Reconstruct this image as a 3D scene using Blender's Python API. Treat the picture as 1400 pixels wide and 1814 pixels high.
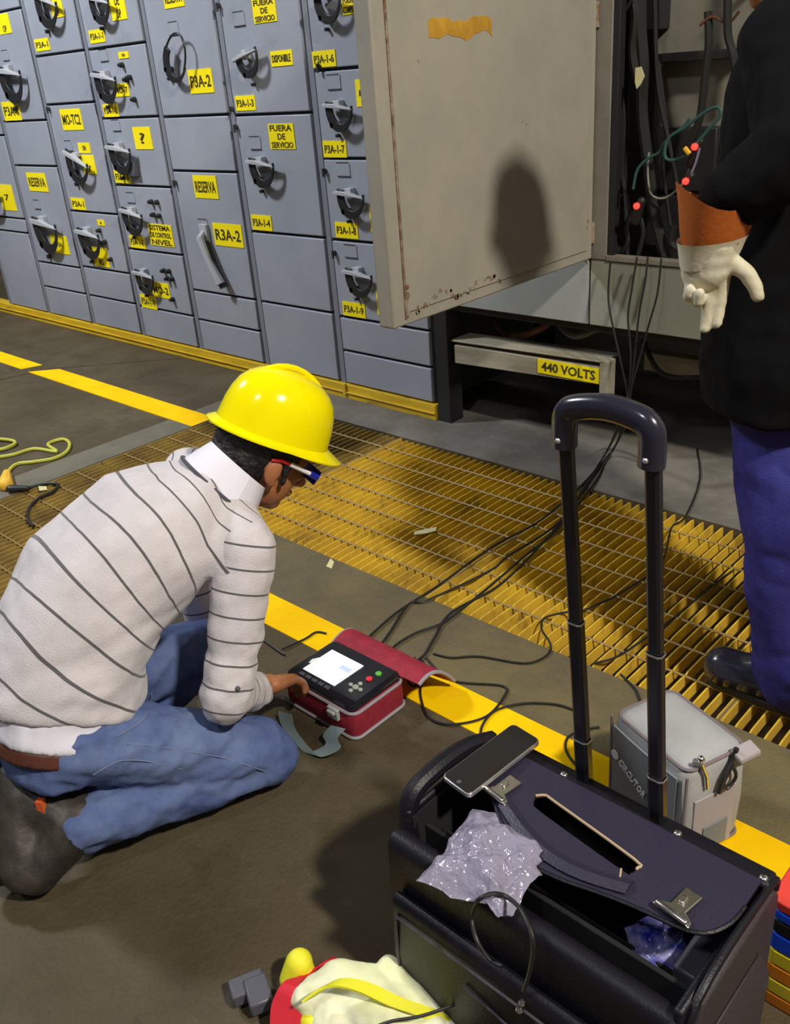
import bpy, bmesh, math, random
from mathutils import Vector, Matrix, noise
from mathutils.bvhtree import BVHTree
for o in list(bpy.data.objects): bpy.data.objects.remove(o)
random.seed(4)
SC = bpy.context.scene
COL = SC.collection
V = Vector
R = math.radians
# ---------------------------------------------------------------- camera
CH = 1.4                                   # camera height
FPX, ROLL, PITCH, YAW = 1598.92, R(-4.79967), R(26.3969), R(-45.0832)
fw = V((math.sin(YAW)*math.cos(PITCH), math.cos(YAW)*math.cos(PITCH), -math.sin(PITCH)))
rt = fw.cross(V((0, 0, 1))).normalized(); up = rt.cross(fw)
cr, sr = math.cos(ROLL), math.sin(ROLL)
rt, up = rt*cr + up*sr, up*cr - rt*sr
CAM = V((0, 0, CH))
cd = bpy.data.cameras.new('camera'); cam = bpy.data.objects.new('camera', cd); COL.objects.link(cam)
m3 = Matrix((rt, up, -fw)).transposed()
cam.matrix_world = Matrix.Translation(CAM) @ m3.to_4x4()
cd.sensor_fit = 'VERTICAL'; cd.sensor_height = 24; cd.lens = FPX/1814*24; cd.clip_start = 0.02; cd.clip_end = 100
SC.camera = cam
# ---------------------------------------------------------------- light
SC.view_settings.view_transform = 'Standard'; SC.view_settings.look = 'None'
SC.view_settings.gamma = 1; SC.view_settings.exposure = 0.0; SC.view_settings.use_curve_mapping = False
W = bpy.data.worlds.new('hall'); SC.world = W; W.use_nodes = True
W.node_tree.nodes['Background'].inputs[0].default_value = (0.86, 0.88, 1.0, 1)
W.node_tree.nodes['Background'].inputs[1].default_value = 0.08
def area(name, loc, target, size, power, color):
    l = bpy.data.lights.new(name, 'AREA'); l.shape = 'DISK'; l.size = size; l.energy = power; l.color = color
    o = bpy.data.objects.new(name, l); COL.objects.link(o); o.location = loc
    o.rotation_euler = (V(target)-V(loc)).to_track_quat('-Z', 'Y').to_euler(); return o
area('hall_lamp', (2.6, 0.6, 4.6), (-1.3, 1.4, 0.4), 0.34, 285, (1.0, 0.93, 0.80))
area('hall_lamp', (-5.4, 0.2, 4.4), (-5.0, 2.7, 0.8), 0.7, 235, (0.93, 0.96, 1.0))
area('hall_lamp', (-0.6, -1.6, 4.4), (-1.6, 0.9, 0.3), 0.5, 34, (0.95, 0.96, 1.0))

def ray(px, py):
    return (fw*FPX + rt*(px-700) - up*(py-907))/FPX
def fl(px, py, z=0.0):
    d = ray(px, py); return CAM + d*((z-CH)/d.z)
def wl(px, py, Y):
    d = ray(px, py); return CAM + d*(Y/d.y)
# ---------------------------------------------------------------- materials
def mat(name, col, rough=0.6, metal=0.0, col2=None, nscale=8.0, bump=0.0, bscale=60.0, spec=0.5, emit=None, estr=1.0,
        lo=0.4, hi=0.6, coat=0.0, trans=0.0, detail=6, sheen=0.0, stretch=None):
    m = bpy.data.materials.new(name); m.use_nodes = True; nt = m.node_tree; b = nt.nodes['Principled BSDF']
    b.inputs['Roughness'].default_value = rough; b.inputs['Metallic'].default_value = metal
    b.inputs['Specular IOR Level'].default_value = spec; b.inputs['Coat Weight'].default_value = coat
    b.inputs['Transmission Weight'].default_value = trans
    b.inputs['Sheen Weight'].default_value = sheen
    b.inputs['Base Color'].default_value = (*col, 1)
    if emit:
        b.inputs['Emission Color'].default_value = (*emit, 1); b.inputs['Emission Strength'].default_value = estr
    tc = nt.nodes.new('ShaderNodeTexCoord')
    src = tc.outputs['Object']
    if stretch:
        mp = nt.nodes.new('ShaderNodeMapping'); mp.inputs['Scale'].default_value = stretch
        nt.links.new(src, mp.inputs[0]); src = mp.outputs[0]
    if col2:
        n = nt.nodes.new('ShaderNodeTexNoise'); n.inputs['Scale'].default_value = nscale; n.inputs['Detail'].default_value = detail
        n.inputs['Roughness'].default_value = 0.65
        r = nt.nodes.new('ShaderNodeValToRGB'); r.color_ramp.elements[0].position = lo; r.color_ramp.elements[1].position = hi
        r.color_ramp.elements[0].color = (*col, 1); r.color_ramp.elements[1].color = (*col2, 1)
        nt.links.new(src, n.inputs['Vector']); nt.links.new(n.outputs['Fac'], r.inputs[0]); nt.links.new(r.outputs[0], b.inputs['Base Color'])
    if bump:
        n2 = nt.nodes.new('ShaderNodeTexNoise'); n2.inputs['Scale'].default_value = bscale; n2.inputs['Detail'].default_value = 5
        bp = nt.nodes.new('ShaderNodeBump'); bp.inputs['Strength'].default_value = bump; bp.inputs['Distance'].default_value = 0.01
        nt.links.new(src, n2.inputs['Vector']); nt.links.new(n2.outputs['Fac'], bp.inputs['Height']); nt.links.new(bp.outputs[0], b.inputs['Normal'])
    return m
def layer(m, col, nscale, lo, hi, fac=1.0, stretch=None, seed=0.0):
    """mix one more noise-shaped layer of colour (dirt, wear) over the base colour"""
    nt = m.node_tree; b = nt.nodes['Principled BSDF']
    tc = nt.nodes.new('ShaderNodeTexCoord'); mp = nt.nodes.new('ShaderNodeMapping')
    mp.inputs['Scale'].default_value = stretch or (1, 1, 1); mp.inputs['Location'].default_value = (seed, seed*0.7, 0)
    n = nt.nodes.new('ShaderNodeTexNoise'); n.inputs['Scale'].default_value = nscale; n.inputs['Detail'].default_value = 7; n.inputs['Roughness'].default_value = 0.7
    r = nt.nodes.new('ShaderNodeMapRange'); r.inputs['From Min'].default_value = lo; r.inputs['From Max'].default_value = hi; r.inputs['To Max'].default_value = fac
    mx = nt.nodes.new('ShaderNodeMix'); mx.data_type = 'RGBA'
    nt.links.new(tc.outputs['Object'], mp.inputs[0]); nt.links.new(mp.outputs[0], n.inputs['Vector']); nt.links.new(n.outputs['Fac'], r.inputs[0])
    nt.links.new(r.outputs[0], mx.inputs[0])
    bc = b.inputs['Base Color']
    if bc.is_linked: nt.links.new(bc.links[0].from_socket, mx.inputs[6])
    else: mx.inputs[6].default_value = bc.default_value
    mx.inputs[7].default_value = (*col, 1); nt.links.new(mx.outputs[2], bc)
    return m
MT = {}
MT['concrete'] = mat('concrete', (0.062, 0.045, 0.020), 0.65, spec=0.35, col2=(0.115, 0.092, 0.056), nscale=2.2, bump=0.25, bscale=90, lo=0.3, hi=0.75, detail=10)
layer(MT['concrete'], (0.045, 0.033, 0.018), 5.0, 0.5, 0.7, 0.6, seed=3)
layer(MT['concrete'], (0.18, 0.165, 0.13), 1.6, 0.58, 0.74, 0.45, stretch=(0.8, 2.2, 1), seed=9)
MT['plinth'] = mat('plinth', (0.13, 0.12, 0.10), 0.6, col2=(0.20, 0.185, 0.16), nscale=3, bump=0.2, bscale=120)
MT['tan'] = mat('tan_concrete', (0.155, 0.125, 0.055), 0.6, col2=(0.105, 0.085, 0.050), nscale=3, bump=0.25, bscale=120)
MT['curb'] = mat('curb', (0.13, 0.12, 0.09), 0.6, col2=(0.17, 0.155, 0.11), nscale=5, bump=0.2, bscale=120)
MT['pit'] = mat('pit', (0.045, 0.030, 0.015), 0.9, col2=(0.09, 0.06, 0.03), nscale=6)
MT['stripe'] = mat('stripe', (0.95, 0.56, 0.0), 0.75, spec=0.15, col2=(1.0, 0.64, 0.0), nscale=6, bump=0.05)
layer(MT['stripe'], (0.30, 0.21, 0.03), 26, 0.66, 0.74, 0.8, stretch=(0.5, 1.6, 1))
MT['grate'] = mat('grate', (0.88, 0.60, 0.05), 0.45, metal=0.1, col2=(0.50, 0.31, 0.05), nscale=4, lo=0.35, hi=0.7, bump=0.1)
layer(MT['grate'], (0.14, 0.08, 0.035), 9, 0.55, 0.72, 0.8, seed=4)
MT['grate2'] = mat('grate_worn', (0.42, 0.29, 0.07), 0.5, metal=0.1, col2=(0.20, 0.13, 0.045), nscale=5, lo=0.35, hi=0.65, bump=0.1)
MT['rod'] = mat('grate_rod', (0.30, 0.20, 0.06), 0.5)
MT['cab'] = mat('cabinet_paint', (0.29, 0.315, 0.37), 0.42, col2=(0.32, 0.345, 0.40), nscale=2.5, bump=0.02)
layer(MT['cab'], (0.17, 0.17, 0.15), 3.5, 0.60, 0.75, 0.35, stretch=(1, 1, 1.6))
MT['cabdark'] = mat('cabinet_gap', (0.035, 0.038, 0.045), 0.7)
MT['cabframe'] = mat('cabinet_frame', (0.19, 0.205, 0.24), 0.5)
MT['rail'] = mat('rail_yellow', (0.62, 0.38, 0.012), 0.5, col2=(0.75, 0.50, 0.02), nscale=7, stretch=(0.6, 1, 5))
layer(MT['rail'], (0.16, 0.09, 0.02), 10, 0.56, 0.70, 0.7, stretch=(0.5, 1, 4))
MT['label'] = mat('label_yellow', (0.98, 0.80, 0.005), 0.4)
MT['ink'] = mat('ink', (0.05, 0.042, 0.01), 0.6)
MT['black'] = mat('black_plastic', (0.018, 0.018, 0.020), 0.38)
MT['handlegrey'] = mat('handle_grey', (0.42, 0.44, 0.47), 0.4)
MT['door'] = mat('door_paint', (0.33, 0.31, 0.26), 0.45, col2=(0.37, 0.345, 0.285), nscale=5, bump=0.015)
layer(MT['door'], (0.20, 0.17, 0.10), 40, 0.70, 0.76, 0.6)
MT['rust'] = mat('rust', (0.16, 0.09, 0.045), 0.9, col2=(0.33, 0.27, 0.20), nscale=30)
MT['ochre'] = mat('ochre', (0.60, 0.33, 0.03), 0.7, col2=(0.44, 0.23, 0.02), nscale=14)
MT['panelgrey'] = mat('panel_grey', (0.33, 0.35, 0.34), 0.5, col2=(0.37, 0.38, 0.36), nscale=4)
MT['panelgreen'] = mat('panel_green', (0.25, 0.26, 0.21), 0.55, col2=(0.30, 0.30, 0.24), nscale=5)
MT['frameblack'] = mat('frame_black', (0.012, 0.013, 0.014), 0.6)
MT['inner'] = mat('inner_panel', (0.23, 0.215, 0.175), 0.6, col2=(0.19, 0.175, 0.14), nscale=6)
MT['beam'] = mat('beam', (0.26, 0.235, 0.16), 0.6, col2=(0.36, 0.33, 0.25), nscale=6, stretch=(0.5, 1, 3))
MT['copper'] = mat('copper', (0.28, 0.11, 0.05), 0.5, metal=0.5, col2=(0.13, 0.06, 0.035), nscale=10)
MT['cable'] = mat('cable_black', (0.014, 0.014, 0.013), 0.5)
MT['teal'] = mat('cable_teal', (0.03, 0.10, 0.09), 0.5)
MT['lilac'] = mat('cable_lilac', (0.20, 0.19, 0.30), 0.5)
MT['redled'] = mat('red_led', (0.9, 0.02, 0.02), 0.4, emit=(1, 0.03, 0.02), estr=3)
MT['yclip'] = mat('clip_yellow', (0.75, 0.45, 0.01), 0.5)
MT['tag'] = mat('paper_tag', (0.65, 0.60, 0.32), 0.7)
MT['ycord'] = mat('cord_yellow', (0.55, 0.55, 0.07), 0.5)
MT['yplug'] = mat('plug_yellow', (0.95, 0.55, 0.05), 0.5)
MT['leather'] = mat('case_leather', (0.007, 0.0065, 0.011), 0.45, bump=0.12, bscale=220, spec=0.4)
MT['leather2'] = mat('case_leather_flap', (0.026, 0.023, 0.046), 0.42, bump=0.15, bscale=260, spec=0.5)
MT['leatherbrown'] = mat('case_end', (0.040, 0.032, 0.036), 0.6, bump=0.2, bscale=260)
MT['lining'] = mat('case_lining', (0.008, 0.008, 0.010), 0.9)
MT['piping'] = mat('tan_edge', (0.50, 0.36, 0.22), 0.6)
MT['stitch'] = mat('stitch', (0.06, 0.055, 0.07), 0.6)
MT['metal'] = mat('nickel', (0.75, 0.72, 0.66), 0.25, metal=1.0)
MT['alu'] = mat('silver_edge', (0.62, 0.60, 0.60), 0.3, metal=0.8)
MT['glass'] = mat('phone_glass', (0.006, 0.007, 0.010), 0.08, coat=0.5)
MT['gloss'] = mat('pole_black', (0.010, 0.010, 0.014), 0.28)
MT['grip'] = mat('grip_black', (0.020, 0.019, 0.032), 0.22, coat=0.4)
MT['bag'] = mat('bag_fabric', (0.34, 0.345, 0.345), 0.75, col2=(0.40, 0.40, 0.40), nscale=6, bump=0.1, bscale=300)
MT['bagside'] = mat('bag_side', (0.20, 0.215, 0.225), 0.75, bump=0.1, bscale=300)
MT['bagpipe'] = mat('bag_piping', (0.20, 0.16, 0.17), 0.7)
MT['bagpatch'] = mat('bag_patch', (0.40, 0.36, 0.37), 0.8)
MT['white'] = mat('print_white', (0.85, 0.85, 0.86), 0.6)
MT['red'] = mat('pouch_red', (0.27, 0.012, 0.030), 0.75, col2=(0.34, 0.018, 0.040), nscale=30, bump=0.15, bscale=300)
MT['greypipe'] = mat('pouch_piping', (0.32, 0.30, 0.34), 0.7)
MT['face'] = mat('meter_face', (0.010, 0.010, 0.014), 0.22)
MT['screen'] = mat('meter_screen', (0.6, 0.7, 0.9), 0.3, emit=(0.78, 0.88, 1.0), estr=1.25)
MT['screenbar'] = mat('screen_box', (0.3, 0.35, 0.6), 0.3, emit=(0.42, 0.50, 0.80), estr=0.9)
MT['green'] = mat('green_key', (0.12, 0.45, 0.06), 0.4)
MT['redkey'] = mat('red_key', (0.8, 0.03, 0.05), 0.4)
MT['key'] = mat('grey_key', (0.45, 0.47, 0.45), 0.4)
MT['strap'] = mat('strap_web', (0.22, 0.29, 0.30), 0.7, bump=0.1, bscale=400)
MT['hat'] = mat('hard_hat_yellow', (1.0, 0.86, 0.0), 0.14, spec=0.35)
MT['hair'] = mat('hair_black', (0.008, 0.007, 0.008), 0.55, bump=0.6, bscale=120)
MT['skin'] = mat('skin', (0.36, 0.135, 0.05), 0.5, col2=(0.42, 0.17, 0.07), nscale=12)
MT['liner'] = mat('hat_liner', (0.40, 0.38, 0.42), 0.5)
MT['shirt'] = mat('shirt_white', (0.82, 0.80, 0.90), 0.7)
MT['belt'] = mat('belt_brown', (0.11, 0.035, 0.022), 0.5)
MT['denim'] = mat('denim', (0.055, 0.085, 0.25), 0.8, spec=0.2, col2=(0.17, 0.23, 0.40), nscale=6, lo=0.3, hi=0.72, bump=0.15, bscale=300)
MT['denim2'] = mat('denim_blue', (0.016, 0.014, 0.12), 0.75, spec=0.2, col2=(0.05, 0.05, 0.26), nscale=5, lo=0.35, hi=0.7, bump=0.15, bscale=200)
MT['seam'] = mat('denim_seam', (0.20, 0.24, 0.36), 0.8)
MT['boot'] = mat('boot', (0.022, 0.018, 0.016), 0.55, col2=(0.050, 0.042, 0.034), nscale=10, bump=0.15, bscale=80)
MT['sole'] = mat('boot_sole', (0.018, 0.016, 0.015), 0.7)
MT['orange'] = mat('orange_tag', (0.75, 0.13, 0.03), 0.6)
MT['jacket'] = mat('jacket_black', (0.004, 0.004, 0.005), 0.9, spec=0.12, bump=0.1, bscale=40)
MT['glove'] = mat('glove_leather', (0.55, 0.50, 0.34), 0.7, col2=(0.64, 0.60, 0.46), nscale=8, bump=0.1, bscale=90)
MT['cuff'] = mat('glove_cuff', (0.44, 0.105, 0.012), 0.6, bump=0.1, bscale=80)
MT['tred'] = mat('glasses_red', (0.6, 0.02, 0.015), 0.35)
MT['tblue'] = mat('glasses_blue', (0.01, 0.02, 0.40), 0.35)
MT['neon'] = mat('cloth_cream', (0.80, 0.82, 0.50), 0.75, col2=(0.88, 0.88, 0.66), nscale=9, bump=0.15, bscale=60)
MT['neony'] = mat('cloth_yellow', (0.85, 0.82, 0.03), 0.6)
MT['webred'] = mat('web_red', (0.62, 0.012, 0.03), 0.7)
MT['buckle'] = mat('buckle', (0.09, 0.09, 0.115), 0.4)
MT['toyred'] = mat('box_red', (0.75, 0.06, 0.04), 0.5); MT['toyblue'] = mat('box_blue', (0.01, 0.08, 0.80), 0.5)
MT['toyyellow'] = mat('box_yellow', (0.9, 0.75, 0.03), 0.5); MT['toyorange'] = mat('box_orange', (0.9, 0.28, 0.01), 0.5)
MT['bluebag'] = mat('blue_wrap', (0.01, 0.02, 0.35), 0.25, col2=(0.30, 0.30, 0.55), nscale=22, bump=0.5, bscale=30)
def plastic():
    m = bpy.data.materials.new('clear_plastic'); m.use_nodes = True; nt = m.node_tree; b = nt.nodes['Principled BSDF']
    b.inputs['Base Color'].default_value = (0.40, 0.37, 0.50, 1); b.inputs['Roughness'].default_value = 0.13
    b.inputs['Alpha'].default_value = 0.66; b.inputs['Specular IOR Level'].default_value = 0.9
    tc = nt.nodes.new('ShaderNodeTexCoord'); n = nt.nodes.new('ShaderNodeTexNoise'); n.inputs['Scale'].default_value = 30; n.inputs['Detail'].default_value = 3
    bp = nt.nodes.new('ShaderNodeBump'); bp.inputs['Strength'].default_value = 1.0; bp.inputs['Distance'].default_value = 0.01
    nt.links.new(tc.outputs['Object'], n.inputs['Vector']); nt.links.new(n.outputs['Fac'], bp.inputs['Height']); nt.links.new(bp.outputs[0], b.inputs['Normal'])
    return m
MT['plastic'] = plastic()
def sweater_mat():
    m = mat('sweater_knit', (0.62, 0.575, 0.60), 0.85, col2=(0.70, 0.65, 0.68), nscale=9, bump=0.25, bscale=350, sheen=0.2)
    nt = m.node_tree; b = nt.nodes['Principled BSDF']
    at = nt.nodes.new('ShaderNodeAttribute'); at.attribute_name = 'stripe'
    fr = nt.nodes.new('ShaderNodeMath'); fr.operation = 'FRACT'; nt.links.new(at.outputs['Fac'], fr.inputs[0])
    lt = nt.nodes.new('ShaderNodeMath'); lt.operation = 'LESS_THAN'; lt.inputs[1].default_value = 0.085; nt.links.new(fr.outputs[0], lt.inputs[0])
    mx = nt.nodes.new('ShaderNodeMix'); mx.data_type = 'RGBA'; mx.inputs[7].default_value = (0.115, 0.11, 0.115, 1)
    bc = b.inputs['Base Color']; nt.links.new(bc.links[0].from_socket, mx.inputs[6]); nt.links.new(lt.outputs[0], mx.inputs[0]); nt.links.new(mx.outputs[2], bc)
    return m
MT['sweater'] = sweater_mat()

# ---------------------------------------------------------------- mesh helpers
class MB:
    def __init__(s): s.bm = bmesh.new(); s.mi = 0
    def _mark(s, n0):
        s.bm.faces.ensure_lookup_table()
        for f in s.bm.faces[n0:]: f.material_index = s.mi
    def mat(s, i): s.mi = i; return s
    def box(s, lo, hi, rot=None):
        n0 = len(s.bm.faces); lo, hi = V(lo), V(hi); c = (lo+hi)/2; d = hi-lo
        vs = []
        for z in (-.5, .5):
            for x, y in ((-.5, -.5), (.5, -.5), (.5, .5), (-.5, .5)):
                p = V((x*d.x, y*d.y, z*d.z))
                if rot: p = rot @ p
                vs.append(s.bm.verts.new(c+p))
        for q in ((3, 2, 1, 0), (4, 5, 6, 7), (0, 1, 5, 4), (1, 2, 6, 5), (2, 3, 7, 6), (3, 0, 4, 7)):
            s.bm.faces.new([vs[i] for i in q])
        s._mark(n0); return s
    def loft(s, rings, cap=True, closed=True):
        n0 = len(s.bm.faces)
        R_ = [[s.bm.verts.new(p) for p in r] for r in rings]; n = len(R_[0])
        for a, b in zip(R_, R_[1:]):
            for i in range(n if closed else n-1):
                j = (i+1) % n; s.bm.faces.new((a[i], a[j], b[j], b[i]))
        if cap:
            s.bm.faces.new(list(reversed(R_[0]))); s.bm.faces.new(R_[-1])
        s._mark(n0); return s
    def tube(s, pts, r, seg=8, smoothpts=0, cap=True):
        pts = [V(p) for p in pts]
        if smoothpts: pts = spline(pts, smoothpts)
        rs = r if isinstance(r, (list, tuple)) else None
        rings = []; n = len(pts); t0 = (pts[1]-pts[0]).normalized()
        u = t0.orthogonal().normalized()
        for i, p in enumerate(pts):
            t = (pts[min(i+1, n-1)]-pts[max(i-1, 0)])
            t = t.normalized() if t.length > 1e-9 else t0
            u = (u - t*u.dot(t)); u = u.normalized() if u.length > 1e-6 else t.orthogonal().normalized()
            w = t.cross(u)
            rr = r if rs is None else rs[0] + (rs[-1]-rs[0])*i/(n-1) if len(rs) == 2 else rs[i]
            rings.append([p + (u*math.cos(2*math.pi*k/seg)+w*math.sin(2*math.pi*k/seg))*rr for k in range(seg)])
        return s.loft(rings, cap)
    def prism(s, poly, vec):
        vec = V(vec); a = [V(p) for p in poly]; return s.loft([a, [p+vec for p in a]])
    def ball(s, c, rad, seg=14, rot=None):
        n0 = len(s.bm.faces); rad = V(rad) if hasattr(rad, '__len__') else V((rad,)*3); c = V(c)
        rings = []
        for i in range(1, seg):
            th = math.pi*i/seg; ring = []
            for k in range(seg*2):
                ph = math.pi*k/seg
                p = V((rad.x*math.sin(th)*math.cos(ph), rad.y*math.sin(th)*math.sin(ph), -rad.z*math.cos(th)))
                if rot: p = rot @ p
                ring.append(c+p)
            rings.append(ring)
        s.loft(rings, cap=True); return s
    def cone(s, a, b, ra, rb, seg=16, n=6):
        """rounded tapered capsule"""
        a, b = V(a), V(b); d = b-a; L = d.length; t = d/L; u = t.orthogonal().normalized(); w = t.cross(u); rings = []
        prof = [(-ra*math.cos(q), ra*math.sin(q)) for q in [math.pi/2*(i+0.15)/n for i in range(n)]] + [(0, ra)]
        prof += [(L*k/4, ra+(rb-ra)*k/4) for k in (1, 2, 3)] + [(L, rb)]
        prof += [(L+rb*math.sin(q), rb*math.cos(q)) for q in [math.pi/2*(i+0.85)/n for i in range(n)]]
        for h, r_ in prof:
            rings.append([a+t*h+(u*math.cos(2*math.pi*k/seg)+w*math.sin(2*math.pi*k/seg))*r_ for k in range(seg)])
        return s.loft(rings)
    def sheet(s, rows, thick, nrm=None):
        """solid sheet from a grid of points, thickened along its normals"""
        R_ = [[V(p) for p in r] for r in rows]; nr, nc = len(R_), len(R_[0]); N = []
        for i in range(nr):
            N.append([])
            for j in range(nc):
                du = R_[min(i+1, nr-1)][j]-R_[max(i-1, 0)][j]; dv = R_[i][min(j+1, nc-1)]-R_[i][max(j-1, 0)]
                q = du.cross(dv); N[-1].append(q.normalized() if q.length > 1e-12 else V((0, 0, 1)))
        n0 = len(s.bm.faces)
        A = [[s.bm.verts.new(R_[i][j]+N[i][j]*thick/2) for j in range(nc)] for i in range(nr)]
        B = [[s.bm.verts.new(R_[i][j]-N[i][j]*thick/2) for j in range(nc)] for i in range(nr)]
        for i in range(nr-1):
            for j in range(nc-1):
                s.bm.faces.new((A[i][j], A[i+1][j], A[i+1][j+1], A[i][j+1])); s.bm.faces.new((B[i][j+1], B[i+1][j+1], B[i+1][j], B[i][j]))
        for i in range(nr-1):
            s.bm.faces.new((A[i+1][0], A[i][0], B[i][0], B[i+1][0])); s.bm.faces.new((A[i][-1], A[i+1][-1], B[i+1][-1], B[i][-1]))
        for j in range(nc-1):
            s.bm.faces.new((A[0][j], A[0][j+1], B[0][j+1], B[0][j])); s.bm.faces.new((A[-1][j+1], A[-1][j], B[-1][j], B[-1][j+1]))
        s._mark(n0); return s
    def addmesh(s, me, mx):
        n0 = len(s.bm.faces); v0 = len(s.bm.verts); s.bm.from_mesh(me); s.bm.verts.ensure_lookup_table()
        for v in s.bm.verts[v0:]: v.co = mx @ v.co
        s._mark(n0); return s
    def build(s, name, mats, parent=None, bevel=0, smooth=True, seg=2, sub=0, angle=35):
        bmesh.ops.recalc_face_normals(s.bm, faces=s.bm.faces)
        me = bpy.data.meshes.new(name); s.bm.to_mesh(me); s.bm.free()
        for m in (mats if isinstance(mats, (list, tuple)) else [mats]): me.materials.append(MT[m] if isinstance(m, str) else m)
        o = bpy.data.objects.new(name, me); COL.objects.link(o)
        if parent:
            o.parent = parent; o.matrix_parent_inverse = world(parent).inverted()
        if smooth:
            for p in me.polygons: p.use_smooth = True
            me.set_sharp_from_angle(angle=R(angle))
        if bevel:
            b = o.modifiers.new('bevel', 'BEVEL'); b.width = bevel; b.segments = seg; b.limit_method = 'ANGLE'; b.angle_limit = R(40)
        if sub:
            q = o.modifiers.new('sub', 'SUBSURF'); q.levels = q.render_levels = sub
        return o
def world(o):
    mx = o.matrix_basis.copy()
    if o.parent: mx = world(o.parent) @ o.matrix_parent_inverse @ mx
    return mx
def spline(pts, k=6):
    pts = [V(p) for p in pts]; out = []; n = len(pts)
    for i in range(n-1):
        p0, p1, p2, p3 = pts[max(i-1, 0)], pts[i], pts[i+1], pts[min(i+2, n-1)]
        for j in range(k):
            t = j/k; out.append(0.5*((2*p1)+(-p0+p2)*t+(2*p0-5*p1+4*p2-p3)*t*t+(-p0+3*p1-3*p2+p3)*t**3))
    out.append(pts[-1]); return out
def tag(o, label=None, cat=None, group=None, kind=None):
    if label: o['label'] = label
    if cat: o['category'] = cat
    if group: o['group'] = group
    if kind: o['kind'] = kind
    return o
def empty(name, loc, label, cat, group=None):
    o = bpy.data.objects.new(name, None); COL.objects.link(o); o.location = loc; o.empty_display_size = 0.05
    return tag(o, label, cat, group)
def ring_ell(c, ax, ay, n=20):
    return [V(c)+V(ax)*math.cos(2*math.pi*k/n)+V(ay)*math.sin(2*math.pi*k/n) for k in range(n)]
def bake(o):
    dg = bpy.context.evaluated_depsgraph_get(); dg.update()
    me = bpy.data.meshes.new_from_object(o.evaluated_get(dg)); o.modifiers.clear(); old = o.data; o.data = me; me.name = o.name
    for p in me.polygons: p.use_smooth = True
    return o
def organic(mb, name, m, parent, vox=0.007, smooth=6, disp=None):
    o = mb.build(name, m, None, smooth=False)
    r = o.modifiers.new('r', 'REMESH'); r.mode = 'VOXEL'; r.voxel_size = vox
    if smooth: s_ = o.modifiers.new('s', 'SMOOTH'); s_.factor = 0.5; s_.iterations = smooth
    bpy.context.view_layer.update(); bake(o)
    mts = m if isinstance(m, (list, tuple)) else [m]
    o.data.materials.clear()
    for q in mts: o.data.materials.append(MT[q])
    if disp:
        vn = [v.normal.copy() for v in o.data.vertices]
        for v, n in zip(o.data.vertices, vn): v.co = v.co + n*disp(v.co, n)
    if parent: o.parent = parent; o.matrix_parent_inverse = world(parent).inverted()
    return o
_tc = {}
def text_mesh(s):
    if s not in _tc:
        c = bpy.data.curves.new('t', 'FONT'); c.body = s; c.align_x = 'CENTER'; c.align_y = 'CENTER'; c.extrude = 0.01; c.resolution_u = 2; c.offset = 0.018
        o = bpy.data.objects.new('t', c); COL.objects.link(o); dg = bpy.context.evaluated_depsgraph_get(); dg.update()
        me = bpy.data.meshes.new_from_object(o.evaluated_get(dg)); xs = [v.co.x for v in me.vertices]; ys = [v.co.y for v in me.vertices]
        bpy.data.objects.remove(o); bpy.data.curves.remove(c)
        _tc[s] = (me, max(xs)-min(xs), max(ys)-min(ys), (max(xs)+min(xs))/2, (max(ys)+min(ys))/2)
    return _tc[s]
def put_text(mb, s, c, ux, uy, w, h):
    """text with centre c, width along ux, height along uy"""
    me, tw, th, cx, cy = text_mesh(s); ux, uy = V(ux), V(uy); un = ux.cross(uy)
    sx, sy = w/tw, h/th
    mx = Matrix.Identity(4)
    for i in range(3):
        mx[i][0] = ux[i]*sx; mx[i][1] = uy[i]*sy; mx[i][2] = un[i]*0.08; mx[i][3] = V(c)[i] - ux[i]*cx*sx - uy[i]*cy*sy
    mb.addmesh(me, mx)

def on_surface(o, pix, lift=0.0015):
    """points on the surface of o that face the given sight lines"""
    me = o.data; t = BVHTree.FromPolygons([v.co.copy() for v in me.vertices], [tuple(p.vertices) for p in me.polygons]); out = []
    for x, y in pix:
        h = t.ray_cast(CAM, ray(x, y).normalized())
        if h[0] is not None: out.append(h[0]+h[1]*lift)
    return out
# ================================================================ SETTING
YW = 2.753                                    # front face of the switchgear line
GX0, GX1, GY0, GY1 = -3.35, 0.26, 1.632, 2.52   # grating trench
LX1, LY0 = -2.45, 0.60                        # its left branch
fm = MB()
X0, X1, Y0, Y1 = -9.0, 5.0, -3.5, 4.2
for a, b, c, d in ((X0, Y0, GX0, Y1), (GX0, Y0, LX1, LY0), (LX1, Y0, X1, GY0), (GX0, GY1, X1, Y1), (GX1, GY0, X1, GY1)):
    fm.box((a, b, -0.4), (c, d, 0))
fm.mat(1)
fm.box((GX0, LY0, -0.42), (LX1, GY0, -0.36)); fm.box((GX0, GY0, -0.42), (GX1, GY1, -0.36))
tag(fm.build('floor', ['concrete', 'pit'], smooth=False), kind='structure')
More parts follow.
